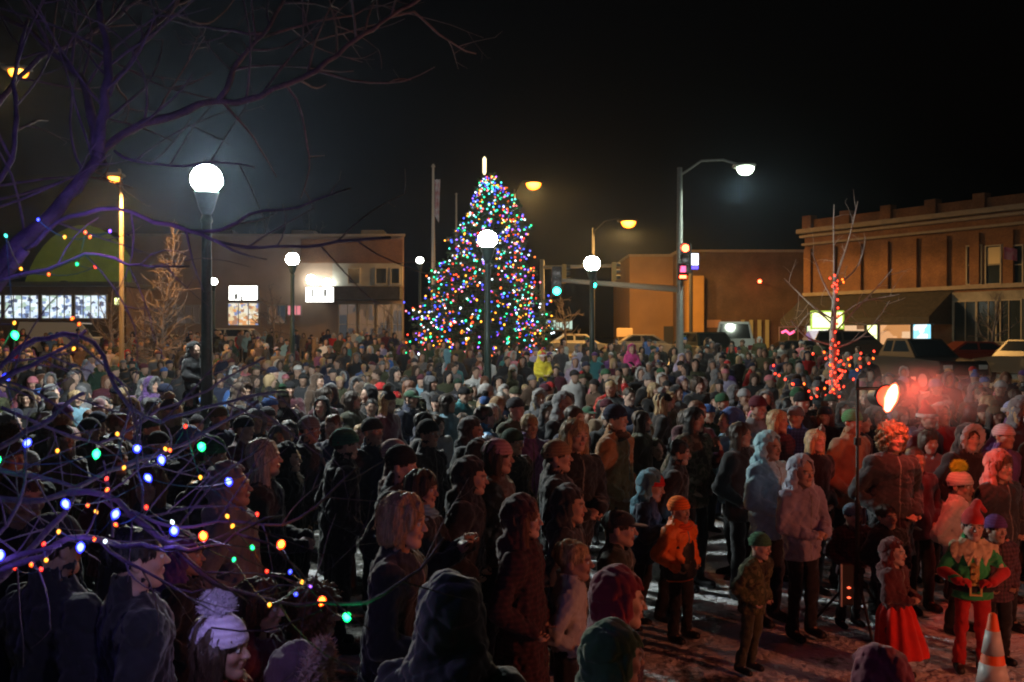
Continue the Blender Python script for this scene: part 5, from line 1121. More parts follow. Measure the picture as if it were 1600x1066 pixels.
rp.color_ramp.elements[0].color = (.04, .025, .015, 1); rp.color_ramp.elements[1].position = .5; rp.color_ramp.elements[1].color = (.6, .57, .55, 1); mr = n.new("ShaderNodeMapRange"); mr.inputs[1].default_value = -.0125; mr.inputs[2].default_value = -.0085; l.new(sx.outputs[1], mr.inputs[0]); l.new(mr.outputs[0], rp.inputs[0]); l.new(rp.outputs[0], b.inputs["Base Color"]); M['eye'] = m
FX, FY = 6.0, 4.0                                  # what the crowd watches
def facing(x, y): return math.degrees(math.atan2(FY - y, FX - x)) + 90
PLACED = []
def spot(px, py, H):
    D = F * (CAMZ - H) / max(py - HZ, 1)
    for _ in range(6): D = F * (CAMZ - H - zg(0, D)) / (py - HZ)
    return GX(px, D), D
ANCH = []
def who(px, py, H, label, short=None, rot=None, rad=.0, **kw):
    x, y = spot(px, py, H); r_ = facing(x, y) if rot is None else rot; PLACED.append((x, y, .27 if H > 1.4 else .22)); o = person(x, y, H, r_, label=label, seed=len(PLACED), skin=len(PLACED), **kw)
    if short: ANCH.append((px, py, short))
    return o
B2 = lambda c, h='darkbrown': (('short', h), ('beanie', c))
# --- the nearest rows, as the photograph shows them
who(330, 964, 1.47, 'child in white and purple striped pompom hat and bright red jacket', 'the striped pompom hat', 80, jk='puffer', jmat='nylon', jc='red', head=(('longhair', 'darkbrown'), ('beanie', (.62, .55, .72)), ('pomball', (.62, .55, .72))), pose='pocket')
who(378, 908, 1.42, 'brown haired woman in dark wine coat just behind the striped pompom hat', None, 80, jc='maroon', jk='coat', head=(('bob', 'darkbrown'),))
who(458, 918, 1.30, 'person with curly light brown hair and dark red coat beside the striped pompom hat', 'the light curly hair', 95, jc=(.12, .02, .02), head=(('curls', 'auburn'),))
who(492, 1022, 1.28, 'small child in pinkish fur trimmed hood at the bottom edge', None, 80, jc=(.12, .05, .08), head=(('furhood', (.1, .05, .08)), ('ruff', (.45, .30, .28))))
who(712, 925, 1.70, 'person seen from behind in large black hood nearest the camera', 'the large black hood', 165, jc='black', jk='parka', head=(('hood', (.02, .02, .024)),))
who(925, 984, 1.40, 'child in knitted green hat at the bottom edge beside the wine red hood', 'the knitted green hat', 105, jc='olive', head=(('hood', (.05, .14, .05)),))
who(940, 905, 1.49, 'child bending in wine red hood above the knitted green hat', 'the wine red hood', 95, jc=(.05, .01, .03), head=(('hood', (.22, .01, .03)),), jk='coat')
who(880, 838, 1.32, 'boy with short fair hair in pale grey hooded sweatshirt', 'the fair haired boy', 80, jc='silver', jk='hoodie', head=(('short', 'blond'),))
who(818, 779, 1.61, 'woman in deep wine hood and dark checked coat facing right', 'the deep wine hood', 75, jc=(.05, .015, .02), jmat='plaid', jk='coat', head=(('longhair', 'auburn'), ('hood', (.05, .008, .014))))
who(585, 773, 1.77, 'blond woman with chin length bob in black coat looking down', 'the blond bob', 80, jc='black', jk='coat', head=(('bob', (.42, .27, .16)),), pose='clasp')
who(637, 745, 1.66, 'brown haired woman with pale blue scarf holding her hands up behind the blond bob', 'the pale blue scarf', 70, jc='black', head=(('bob', 'darkbrown'), ('scarf', 'skyblue')), pose='phone')
who(598, 700, 1.77, 'man in black knitted hat and black coat behind the two bobbed women', None, 80, jc='black', head=B2('black'))
who(637, 688, 1.72, 'person in pale pinkish white knitted hat behind the black knitted hat', 'the pinkish white hat', 95, jc=(.10, .02, .02), head=B2((.60, .42, .40)))
who(763, 690, 1.76, 'person in faded pink knitted hat and brown quilted jacket', 'the faded pink hat', 75, jc='brown', jk='puffer', jmat='nylon', head=(('longhair', 'darkbrown'), ('beanie', (.52, .28, .30))))
who(703, 722, 1.66, 'person in tight black hood with lit face between the pink and white hats', 'the tight black hood', 80, jc='black', head=(('hood', 'black'),))
who(398, 742, 1.72, 'person in pale grey hood and grey sweatshirt behind the string lights', 'the pale grey hood', 85, jc='grey', jk='hoodie', head=(('hood', (.22, .21, .24)),))
who(522, 672, 1.78, 'person in green and blue knitted hat and black jacket', 'the green and blue hat', 110, jc='black', head=B2((.04, .16, .10)))
who(462, 655, 1.76, 'bearded man in black and white knitted hat and dark coat', 'the black and white hat', 80, jc='charcoal', head=(('short', 'darkbrown'), ('beanie', (.2, .2, .22))))
who(425, 574, 1.86, 'tall man in navy hat and olive checked jacket with red lit face', 'the tall navy hat', 80, jc='olive', jmat='plaid', head=B2('navy'))
who(878, 766, 1.50, 'child in charcoal hood with lit face before the fair woman', None, 75, jc='charcoal', head=(('hood', 'charcoal'),))
who(850, 690, 1.62, 'fair haired woman in grey fur scarf holding up a small camera', 'the grey fur scarf', 60, jc='charcoal', head=(('bob', 'blond'), ('scarf', 'grey')), pose='phone')
who(968, 633, 1.86, 'tall man in navy knitted hat and tan work coat', 'the tan work coat', 55, jc=(.40, .19, .07), head=(('short', 'darkbrown'), ('beanie', 'navy'), ('scarf', 'brown')), jk='parka')
who(1036, 690, 1.60, 'dark haired man in black jacket behind the orange hat', 'the dark haired man', 75, jc='black', head=(('short', 'black'),))
who(990, 742, 1.34, 'child in red hat under a blue hood holding up a phone', 'the red hat child', 60, jc='navy', head=(('beanie', 'red'), ('hood', (.08, .25, .34))), pose='phone')
who(948, 800, 1.32, 'boy in black cap and dark olive jacket with lit face', 'the black cap boy', 75, jc=(.03, .035, .02), head=(('short', 'darkbrown'), ('cap', 'black')))
who(1065, 786, 1.17, 'child in bright orange hat and orange jacket with black panels', 'the bright orange hat', 40, jk='parka', jmat='nylon', jc=(.95, .20, .02), head=(('beanie', (1, .20, .02)), ('scarf', (.9, .12, .02))), pose='pocket', cls='child')
who(1166, 839, 1.03, 'small child in dark green hat and camouflage snow suit', 'the camouflage child', 45, jc=(.10, .10, .05), jmat='camo', head=(('beanie', (.05, .16, .08)),), tc='olive', cls='child')
who(1199, 686, 1.64, 'person in long pale blue hooded jacket with hands clasped', 'the pale blue jacket', 35, jc=(.40, .66, .78), head=(('hood', (.40, .70, .80)),), pose='clasp')
who(1255, 726, 1.48, 'youth in pale lavender hood and grey jacket beside the pale blue jacket', 'the lavender hood', 25, jc=(.30, .28, .38), head=(('hood', (.42, .46, .58)),), pose='clasp')
who(1082, 634, 1.80, 'man with long black hair and brown camouflage jacket', 'the black haired man', 40, jc=(.14, .11, .09), jmat='camo', head=(('longhair', 'black'),))
who(1162, 656, 1.70, 'dark haired woman in black coat behind the pale blue jacket', None, 45, jc='black', head=(('longhair', 'darkbrown'),))
who(1264, 665, 1.62, 'blond long haired woman in black coat behind the lavender hood', 'the long blond hair', 25, jc='black', head=(('longhair', 'blond'),))
who(1320, 632, 1.80, 'man in green knitted hat and tan jacket', 'the man in tan', 30, jc='tan', head=B2((.08, .28, .10)))
who(1388, 668, 1.74, 'fair curly haired woman in big dark coat beside the red lamp stand', 'the fair curls', 10, jc='charcoal', head=(('curls', (.34, .24, .13)),), jk='coat')
who(1326, 792, 1.06, 'small child in grey blue hat and dark checked jacket behind the lamp stand', 'the checked jacket', 15, jc=(.07, .03, .04), jmat='plaid', head=B2((.12, .18, .24)))
who(1396, 797, 1.10, 'small child in black with bare brown hair between lamp stand and red cape', None, 15, jc='black', head=(('short', 'darkbrown'),))
who(1405, 852, .99, 'small child in brown hood and dark red coat over a bright red skirt', 'the red skirt', 45, jc=(.09, .012, .015), jk='coat', head=(('hood', (.13, .02, .02)),), cls='child', pose='clasp')
who(1497, 742, 1.36, 'youth in white hat with neon pompom and pale jacket behind the elf', 'the neon pompom', 40, jc='pale', head=(('short', 'darkbrown'), ('beanie', 'pale'), ('pomball', 'neon')))
who(1558, 806, 1.14, 'child in purple knitted hat and dark checked jacket beside the elf', 'the purple hat child', 10, jc=(.10, .05, .07), jmat='plaid', head=B2('purple'))
who(1568, 712, 1.52, 'woman in fluffy pink earmuffs with auburn hair behind the elf', 'the pink earmuffs', 20, jc='charcoal', head=(('bob', 'auburn'), ('hood', (.50, .20, .17))))
who(1385, 1000, 1.30, 'child seen from behind in dark pink hood at the bottom edge', 'the dark pink hood', 200, jc=(.28, .03, .09), jk='puffer', jmat='nylon', head=(('hood', (.25, .03, .08)),))
who(1503, 666, 1.66, 'person in white fur trimmed hood facing the camera', 'the white fur hood', 10, jc='black', head=(('longhair', 'darkbrown'), ('furhood', 'black'), ('ruff', 'silver')))
who(1560, 666, 1.66, 'person in pinkish white knitted hat at the right', None, 20, jc='purple', head=B2((.62, .42, .42)))
who(1450, 638, 1.70, 'person in red Santa hat with white brim near the red lamp', 'the Santa hat', 30, jc='maroon', head=(('short', 'darkbrown'), ('santa', 'red'), ('trim', 'white')))
who(1478, 634, 1.72, 'person in white hood beside the red Santa hat', None, 20, jc='red', head=(('hood', 'white'),))
who(1580, 628, 1.78, 'person in red white and blue knitted hat at the right edge', None, 20, jc='purple', head=(('short', 'darkbrown'), ('beanie', (.3, .35, .6)), ('trim', 'pale')))
who(880, 634, 1.78, 'man with glasses and brown hair in dark navy jacket', 'the navy jacket man', 50, jc='navy', head=(('short', 'darkbrown'),))
who(752, 634, 1.78, 'dark haired person in bright blue jacket seen from behind', 'the bright blue jacket', 120, jc=(.06, .26, .55), jk='puffer', jmat='nylon', head=(('short', 'black'),))
who(700, 618, 1.76, 'person in pale teal jacket beside the bright blue jacket', None, 70, jc='skyblue', head=(('longhair', 'darkbrown'),))
who(612, 577, 1.86, 'tall man in black hood and black coat with dim red face', 'the tall black hood', 60, jc='black', head=(('hood', 'black'),), tc='black')
who(682, 562, 1.80, 'person in very large grey green fur trimmed hood', 'the big fur hood', 70, jc='olive', head=(('longhair', 'darkbrown'), ('furhood', 'olive'), ('ruff', (.40, .40, .30))))
who(548, 602, 1.74, 'person in grey fur trimmed hood beside the tall black hood', None, 80, jc='brown', head=(('furhood', 'brown'), ('ruff', (.36, .34, .26))))
who(720, 655, 1.68, 'person in black hood with brown lit face before the bright blue jacket', None, 70, jc='black', head=(('hood', 'charcoal'),))
who(800, 672, 1.66, 'person in dark green knitted hat and black coat', None, 50, jc='black', head=B2('darkgreen'))
who(660, 640, 1.72, 'dark haired woman with brown lit face and black hood down', None, 80, jc='black', head=(('longhair', 'black'),))
who(1070, 592, 1.74, 'person with red lit face in purple hood', 'the purple hood', 30, jc='blue', head=(('hood', 'lavender'),))
who(1096, 594, 1.73, 'person in white fur hood beside the purple hood', None, 20, jc='white', head=(('furhood', 'pale'), ('ruff', 'white')))
who(1158, 614, 1.72, 'person in pale grey knitted hat and navy coat', 'the pale grey hat', 30, jc='navy', head=B2('silver'))
who(1178, 640, 1.62, 'person in pale pink knitted hat in front of the pale grey hat', None, 60, jc='tan', head=B2('pink'))
who(1040, 618, 1.68, 'woman with pale blond hair behind the dark haired man', None, 40, jc='olive', head=(('curls', 'blond'),))
who(965, 596, 1.74, 'person in pale fur hood behind the tan work coat', None, 60, jc='brown', head=(('furhood', 'tan'), ('ruff', (.5, .46, .36))))
who(998, 586, 1.80, 'man in grey knitted hat and black coat behind the tan work coat', None, 50, jc='black', head=B2('grey'))
who(105, 800, 1.80, 'broad person in long black coat seen from behind under the string lights', 'the broad black coat', 150, jc='black', jk='coat', head=B2('black'))
who(232, 822, 1.76, 'person in long black coat beside the broad black coat', None, 120, jc='black', jk='coat', head=(('short', 'black'),))
who(300, 855, 1.40, 'person in black jacket between the near tree bulbs and the striped pompom hat', None, 95, jc='black', head=(('hood', 'purple'),))
who(168, 700, 1.70, 'person in dark red jacket with brown hair behind the tree tangle', None, 90, jc='maroon', head=(('longhair', 'darkbrown'),))
who(15, 645, 1.75, 'person in grey hood at the far left edge', None, 90, jc='grey', head=(('hood', 'grey'),))
who(1440, 700, 1.50, 'person in dark maroon coat beside the fair curls', None, 15, jc='maroon', head=(('short', 'darkbrown'),))
who(450, 700, 1.6, 'youth in black hood below the black and white hat', None, 85, jc='black', head=(('hood', 'black'),))
# --- children carried on shoulders at the back
def carried(px, D, py, jc, head, label, plab, short=None):
    x = GX(px, D); g_ = zg(x, D); zt = P(px, py, D)[2]; rg = rig('child', 'sit'); H = 1.75
    person(x, D, H, facing(x, D), jc='charcoal', label=plab, head=B2('black'), seed=3); PLACED.append((x, D, .35))
    z = zt - rg.H - .02; person(x + .03, D + .10, 1.22, facing(x, D), 'sit', jc=jc, head=head, z=z, label=label, near=False, cls='child')
    if short: ANCH.append((px, py, short))
carried(848, 21, 548, 'yellow', (('hood', 'yellow'), ('santa', 'red'), ('trim', 'white')), 'child in yellow hood and Santa hat riding on shoulders', 'adult carrying the yellow hooded child', 'the yellow hooded child')
carried(985, 23, 538, 'magenta', (('hood', 'magenta'),), 'child in magenta hood riding on shoulders', 'adult carrying the magenta hooded child', 'the magenta child')
carried(298, 13.5, 535, 'black', (('hood', 'black'),), 'child in black hood riding on shoulders before the tallest street lamp', 'adult carrying the black hooded child', 'the black hooded child')
carried(1062, 24, 553, 'lavender', (('hood', 'lavender'),), 'child in lavender hood riding on shoulders beside the tall grey pole', 'adult carrying the lavender hooded child')
# --- the rest of the crowd
NM = dict(darkgreen='dark green', skyblue='light blue', pale='off-white', silver='light grey', blond='fair', darkbrown='dark brown')
nm = lambda c: NM.get(c, c)
JCOL = ['black'] * 14 + ['charcoal'] * 4 + ['navy'] * 4 + ['brown'] * 3 + ['olive'] * 3 + ['grey'] * 3 + ['maroon'] * 2 + ['tan', 'pale', 'blue', 'purple', 'darkgreen', 'teal', 'red', 'silver', 'skyblue', 'pink', 'white', 'lavender']
HCOL = ['black'] * 6 + ['charcoal', 'charcoal', 'charcoal', 'grey', 'grey', 'silver', 'pale', 'navy', 'navy', 'navy', 'maroon', 'maroon', 'red', 'pink', 'green', 'darkgreen', 'purple', 'tan', 'brown', 'brown', 'olive', 'olive', 'lavender', 'blue']
rc = random.Random(21); cnt = 0; lab_used = {}
def free(x, y, r_):
    return all((x - a) ** 2 + (y - b_) ** 2 > (r_ + c) ** 2 for a, b_, c in PLACED)
cand = []
y = 4.2
while y < 53:
    stp = .74 + max(0, (y - 9)) * .024; wd = y * .56 + .6; x = -wd + rc.random() * .5
    while x < wd: cand.append((x + rc.uniform(-.16, .16), y + rc.uniform(-.2, .2))); x += .60 + max(0, (y - 12)) * .022
    y += stp
OBST = [(GX(323, 13.3), 13.3, .3), (GX(762, 21.4), 21.4, .3), (GX(925, 28.6), 28.6, .3), (GX(457, 33), 33, .3), (GX(1062, 35), 35, .3), (GX(190, 30), 30, .3), (GX(677, 40), 40, .4), (TX, 38, 3.0), (4.69, 14, .3), (GX(250, 34), 34, .8), (-2.5, 3.35, .5), (2.85, 7.9, .5), (GX(847, 50), 50, .3), (GX(1425, 36), 36, 3.2), (GX(1105, 46), 46, 2.6), (GX(1615, 37), 37, 2.5), (GX(1530, 43), 43, 2.6), (GX(430, 45), 45, .4), (GX(175, 40), 40, .4), (GX(1545, 44), 44, .4)]
def allowed(x, y):
    px = 800 + x / y * F
    if y < 8.5 and px > 930: return False                    # the open snow in front
    if y < 5.3 and px > 560: return False
    if y < 7.6 and px > 990 - (y - 5.3) * 10: return False
    if y < 6.6 and 880 < px: return False
    if px > 860 and y > 40: return False
    if px > 1360 and y > 22: return False
    return True
cand = [c for c in cand if allowed(*c)]
far_extra = []
for (x, y) in cand:
    if not free(x, y, .24) or any((x - a) ** 2 + (y - b_) ** 2 < (c + .3) ** 2 for a, b_, c in OBST): continue
    px = 800 + x / y * F; H = rc.choice([1.55, 1.62, 1.66, 1.7, 1.72, 1.76, 1.8, 1.84]) if rc.random() > .10 else rc.uniform(1.2, 1.5)
    jc = rc.choice(JCOL if y > 9 else JCOL[:24]); jk, jm = rc.choice([('parka', 'cloth'), ('puffer', 'nylon'), ('parka', 'cloth'), ('coat', 'cloth'), ('hoodie', 'cloth'), ('parka', 'plaid')] if y < 14 else [('parka', 'cloth'), ('puffer', 'nylon')])
    if rc.random() < .05: jm, jk, jc = 'camo', 'parka', 'olive'
    q = rc.random(); hc = rc.choice(HCOL); hr = rc.choice(['darkbrown', 'darkbrown', 'darkbrown', 'black', 'black', 'auburn', 'blond', 'blond', 'silver'])
    if q < .34: head = (('short', hr), ('beanie', hc)); hd = f'{nm(hc)} knitted hat'
    elif q < .42: head = (('longhair', hr), ('beanie', hc), ('pomball', rc.choice(HCOL))); hd = f'{nm(hc)} pompom hat'
    elif q < .56: cc = rc.choice(['black', jc, 'grey', hc]); head = (('hood', cc),); hd = f'{nm(cc)} hood'
    elif q < .68: cc = rc.choice(['pale', 'tan', 'silver', 'grey', 'grey', 'brown']); head = (('longhair', hr), ('furhood', jc), ('ruff', cc)); hd = f'{nm(cc)} fur hood'
    elif q < .80: head = (('longhair', hr),); hd = f'long {nm(hr)} hair'
    elif q < .90: head = (('short', hr),); hd = f'short {nm(hr)} hair'
    elif q < .96: head = (('bob', hr),); hd = f'{nm(hr)} bobbed hair'
    else: head = (('short', hr), ('cap', hc)); hd = f'{nm(hc)} cap'
    pose = rc.choice(['pocket', 'pocket', 'hang', 'clasp', 'clasp', 'phone', 'phone', 'raise', 'hips'] if y > 9 else ['pocket', 'hang', 'clasp', 'phone'])
    if pose == 'raise' and (rc.random() < .6 or y < 14): pose = 'pocket'
    rot = facing(x, y) + (rc.gauss(0, 26) if rc.random() < .85 else rc.uniform(-120, 120)); py = HZ + (CAMZ - H - zg(x, y)) / y * F
    if y > 9 and rc.random() < .07: continue
    far_extra.append((x, y, H, rot, pose, jk, jm, jc, head, hd, px, py, rc.randrange(5)))
far_extra.sort(key=lambda q: q[1])
NEARN = 296 - len(PLACED) - 4
FAR_ANCH = ANCH + [(323, 500, 'the tallest street lamp'), (457, 500, 'the small globe lamp'), (760, 520, 'the Christmas tree lamp'), (925, 520, 'the green signals'), (1062, 520, 'the tall grey pole'), (1303, 600, 'the red wrapped tree'), (190, 500, 'the pale orange lamp pole'), (1385, 620, 'the bright red lamp'), (677, 480, 'the flagpole'), (40, 540, 'the long lit windows'), (560, 520, 'the brick corner')]
used = set()
def label_for(q):
    x, y, H, rot, pose, jk, jm, jc, head, hd, px, py, sk = q; jn = {'puffer': 'quilted jacket', 'coat': 'long coat', 'hoodie': 'sweatshirt', 'parka': 'jacket'}[jk]; jn = ('camouflage ' if jm == 'camo' else 'checked ' if jm == 'plaid' else '') + jn
    base = f"{'child' if H < 1.5 else 'person'} in {nm(jc)} {jn}, {hd}"; base = base.replace('olive camouflage', 'camouflage').replace('long dark', 'long dark')
    an = sorted(FAR_ANCH, key=lambda a: (a[0] - px) ** 2 + 4 * (a[1] - py) ** 2)
    a0 = an[0]; dd0 = math.hypot(px - a0[0], py - a0[1])
    if dd0 > 45:                                       # no landmark close by: name the two it stands between
        lf = [a for a in an[:14] if a[0] < px - 8]; rt_ = [a for a in an[:14] if a[0] > px + 8]
        for bs in (base, f"{'child' if H < 1.5 else 'person'} in {nm(jc)}, {hd}"):
            for a in lf[:3]:
                for b2 in rt_[:3]:
                    s_ = f"{bs}, between {a[2]} and {b2[2]}"
                    if len(s_.split()) <= 16 and s_ not in used: used.add(s_); return s_
    for a in an[:8]:
        dx, dy = px - a[0], py - a[1]
        rel = ('left of' if dx < 0 else 'right of') if abs(dx) > 1.5 * abs(dy) else ('behind' if dy < 0 else 'below')
        for pre in ('', 'close ' if abs(dx) + abs(dy) < 60 else 'well '):
            if pre and rel in ('behind',): pre = 'some way '
            s_ = f"{base}, {pre}{rel} {a[2]}"
            if len(s_.split()) <= 16 and s_ not in used: used.add(s_); return s_
    return base + ', deep in the crowd'
for q in far_extra[:NEARN]:
    x, y, H, rot, pose, jk, jm, jc, head, hd, px, py, sk = q
    person(x, y, H, rot, pose, jk, jm, jc, head, tc=rc.choice(['black', 'navy', 'charcoal', 'brown']), skin=sk, label=label_for(q), seed=sk)
# beyond the first three hundred: one far mass of heads and shoulders
rest = far_extra[NEARN:]
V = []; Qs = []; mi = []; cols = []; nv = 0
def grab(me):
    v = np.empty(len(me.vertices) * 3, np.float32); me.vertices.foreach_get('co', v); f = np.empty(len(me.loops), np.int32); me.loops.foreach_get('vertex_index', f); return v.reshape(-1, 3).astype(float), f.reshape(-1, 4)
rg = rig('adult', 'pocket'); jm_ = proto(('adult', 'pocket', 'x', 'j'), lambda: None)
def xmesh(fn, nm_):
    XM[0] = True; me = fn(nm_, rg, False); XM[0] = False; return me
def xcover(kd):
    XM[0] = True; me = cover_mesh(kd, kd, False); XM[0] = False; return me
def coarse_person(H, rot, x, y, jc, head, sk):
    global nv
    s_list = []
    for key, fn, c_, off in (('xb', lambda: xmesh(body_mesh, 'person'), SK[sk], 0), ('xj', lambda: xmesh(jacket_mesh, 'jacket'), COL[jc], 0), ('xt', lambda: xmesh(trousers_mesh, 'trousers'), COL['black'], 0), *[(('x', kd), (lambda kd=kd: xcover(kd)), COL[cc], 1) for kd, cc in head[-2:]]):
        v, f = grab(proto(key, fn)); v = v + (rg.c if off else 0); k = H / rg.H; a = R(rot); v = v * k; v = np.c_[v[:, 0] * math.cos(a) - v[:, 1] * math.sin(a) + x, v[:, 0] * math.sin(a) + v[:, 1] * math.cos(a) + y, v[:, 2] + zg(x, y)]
        V.append(v); Qs.append(f + nv); cols.append(np.tile(np.array(c_) * .7, (len(v), 1))); nv += len(v)  # clothing and skin colours scaled down for the dim light far back
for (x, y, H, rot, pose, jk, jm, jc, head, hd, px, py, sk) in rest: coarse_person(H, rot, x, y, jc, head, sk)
print('people candidates', len(far_extra), 'placed', len(PLACED), 'mass', len(rest))
m, n, l, b = new_mat('far_clothing'); at = n.new("ShaderNodeAttribute"); at.attribute_name = "Col"; l.new(at.outputs["Color"], b.inputs["Base Color"]); b.inputs["Roughness"].default_value = .85; M['farcloth'] = m
if V:
    o = link('crowd', mesh_np('crowd', np.vstack(V), np.vstack(Qs), m, cols=np.vstack(cols))); tag(o, 'far mass of people filling the back of the square', 'crowd', kind='stuff')

for i in range(len(PLACED)):
    for j in range(i):
        a, b_ = PLACED[i], PLACED[j]; dd_ = math.hypot(a[0] - b_[0], a[1] - b_[1])
        if dd_ < .36: print('CLOSE', [round(q, 2) for q in a], [round(q, 2) for q in b_], round(dd_, 2))
# ------------------------------------------------------------------ the elf, the props, the stage lamps
ex, ey = spot(1518, 800, 1.20); eo, er = person(ex, ey, 1.20, -12, 'hips', 'tunic', 'cloth', (.03, .40, .12), (('short', 'darkbrown'), ('santa', 'red')), tc=(.5, .015, .015), label='person dressed as an elf in green tunic, red hat and gold belt', skin=2, gloves=(.6, .02, .02), boots=(.03, .03, .03), cls='child')
rg = er
for sd in 'LR':                                                              # red sleeves over the forearms
    s = grid(rg, .008, .009, .010, zlo=.6, ztop=1.5); e_, w_ = rg.el[sd], rg.wr[sd]; s.cap(e_ + (w_ - e_) * .02, w_, .066 * rg.w, .050 * rg.w, k=.01)
    V, Q = s.surface(); dress(eo, 'red_sleeve', mesh_np('red_sleeve', V, Q, M['cloth']), (.55, .015, .015))
SEED_ = 3
def torso_piece(name, grow, fn, color, mat='cloth'):
    """a piece of cloth that follows the tunic: its surface, a little proud, kept where fn says"""
    s = SDF(axis(-.34, .34, 9, 9, .006, .006), axis(-.3, .3, 9, 9, .006, .006), axis(.62 * rg.b, 1.56 * rg.b, 9, 9, .006, .006)); torso_prims(s, rg, 'tunic', grow)
    c = rg.c; s.cap((0, .01, 1.45 * rg.b), c + np.array((0, .012, -.085)) * rg.hs, .085 * rg.w + grow, .080 * rg.hs + grow, k=.035); s.wobble(.009, 26, SEED_, (1, 1, .55)); s.wobble(.004, 60, SEED_ + 5); s.crease(.011, 21, SEED_ + 9, (1, 1, .8)); s.crease(.006, 44, SEED_ + 11)
    X, Y, Z = s.ax[0][:, None, None], s.ax[1][None, :, None], s.ax[2][None, None, :]; s.f = np.maximum(s.f, fn(X, Y, Z).astype(np.float32)); s.cap((0, -.0, 1.30 * rg.b), c, .055 * rg.w, .06, k=.008, sub=True)
    V, Q = s.surface(); o_ = dress(eo, name, mesh_np(name, V, Q, M[mat]), color); return V
b_ = rg.b; zc = 1.40 * b_
def zig(X, Y, Z):
    th = np.arctan2(Y, X) + 0 * Z; tri = np.abs(((th * 9 / (2 * math.pi)) % 1) - .5) * 2; rho = np.sqrt((X * .85) ** 2 + (Y * 1.0) ** 2 + ((Z - 1.47 * b_) * 1.0) ** 2); return np.maximum(rho - (.112 + .062 * tri), (1.2 * b_ - Z))
torso_piece('zigzag_collar', .010, zig, (.72, .56, .34))
z1 = .99 * b_
Vb = torso_piece('belt', .008, lambda X, Y, Z: np.abs(Z - z1) - .026 + 0 * X + 0 * Y, (.01, .01, .01), 'nylon')
torso_piece('front_stripe', .006, lambda X, Y, Z: np.maximum(np.maximum(np.abs(X) - .034, Y + .02) + 0 * Z, np.maximum(Z - 1.30 * b_, 1.03 * b_ - Z) + 0 * X), (.52, .36, .10))
yb = Vb[(np.abs(Vb[:, 0]) < .03)][:, 1].min() - .004
mb = MB()
for q in ((-.038, 0, .014, .09), (.038, 0, .014, .09), (0, .038, .062, .014), (0, -.038, .062, .014)): mb.box((q[0], yb, z1 + q[1]), (q[2], .014, q[3]))
mb.build('belt_buckle', pmat('gold_buckle', (.75, .50, .14), .35, metal=.5), eo)
for zz in (1.25, 1.17, 1.09):
    MB().lathe([(.002, -.01), (.014, -.006), (.014, .006), (.002, .01)], (0, 0, 0), 10).build('button', proto('btn', lambda: pmat('gold_button', (.75, .5, .15), .4, metal=.5)), eo, loc=(0, yb + .006, zz * b_))
# child's black jacket panels and red skirt ride on the persons built above
def find(lab): return next(o for o in sc.objects if o.get('label', '').startswith(lab))
o = find('child in bright orange hat'); rg = rig('child', 'pocket'); s = SDF(axis(-.3, .3, 9, 9, .009, .009), axis(-.3, .2, 9, 9, .009, .009), axis(.45, 1.05, 9, 9, .01, .01)); b_ = rg.b; w_ = rg.w
s.cap((0, -.0, 1.20 * b_), (0, -.0, 1.08 * b_), .165 * w_ + .021, k=.02, flat=(.9, .82)); s.ell((0, .14, 1.14 * b_), (.4, .16, .4), k=.01, sub=True); s.cut_below(1.02 * b_)
V, Q = s.surface(); dress(o, 'black_panel', mesh_np('black_panel', V, Q, M['nylon']), (.01, .01, .01))
s = SDF(axis(-.3, .3, 9, 9, .01, .01), axis(-.3, .3, 9, 9, .01, .01), axis(.4, 1.0, 9, 9, .012, .012)); s.cap((0, 0, .96 * b_), (0, 0, .88 * b_), .172 * w_ + .014, k=.02, flat=(1.12, .86)); s.cut_below(.82 * b_)
V, Q = s.surface(); dress(o, 'black_hem', mesh_np('black_hem', V, Q, M['nylon']), (.01, .01, .01))
o = find('small child in brown hood'); rg = rig('child', 'clasp'); s = SDF(axis(-.4, .4, 9, 9, .01, .01), axis(-.4, .4, 9, 9, .01, .01), axis(.1, .9, 9, 9, .012, .012)); b_ = rg.b
s.cap((0, .0, .80 * b_), (.03, -.02, .34 * b_), .178, .25, k=.02, flat=(1, .9)); s.f += (.012 * np.sin(np.arctan2(s.ax[1][None, :, None], s.ax[0][:, None, None]) * 11)).astype(np.float32) + np.zeros_like(s.f); s.cut_below(.30 * b_)
V, Q = s.surface(); dress(o, 'red_skirt', mesh_np('red_skirt', V, Q, M['cloth']), (.75, .02, .01))
# phones
def held(px, py, D, label, rz=0, w_=.075, h_=.15, lit=None):
    c = P(px, py, D); t = empty('phone', c, R(rz)); tag(t, label, 'phone'); MB().box((0, 0, 0), (w_, .010, h_), bev=.003).build('case', M['black'], t); MB().box((0, .0065, 0), (w_ - .01, .002, h_ - .016)).build('screen', lit or M['glassdark'], t)

# traffic cone
cx, cy = GX(1552, 6.2), 6.2; t = empty('traffic_cone', (cx, cy, zg(cx, cy) + .0)); tag(t, 'orange traffic cone with two pale reflective bands at the lower right corner', 'traffic cone')
M['cone'] = pmat('orange_cone_rubber', (.90, .13, .02), .55, .1, 6); M['reflect'] = pmat('pale_reflective_band', (.62, .60, .56), .4)
MB().box((0, 0, .018), (.37, .37, .036), bev=.012).build('base', M['black'], t)
rz = lambda z: .135 - .112 * (z - .03) / .68
def ring(z0_, z1_, pr): return [(rz(z0_) + pr, z0_), (rz(z1_) + pr, z1_)]
MB().lathe([(rz(.03) + .01, .03), (rz(.05), .05), (rz(.70), .70), (rz(.70) - .012, .712), (.004, .713)], n=28).build('cone_body', M['cone'], t, True)
for z0_, z1_ in ((.25, .39), (.45, .60)): MB().lathe([(.001, z0_), *ring(z0_, z1_, .0025), (.001, z1_)], n=28).build('reflective_band', M['reflect'], t, True)

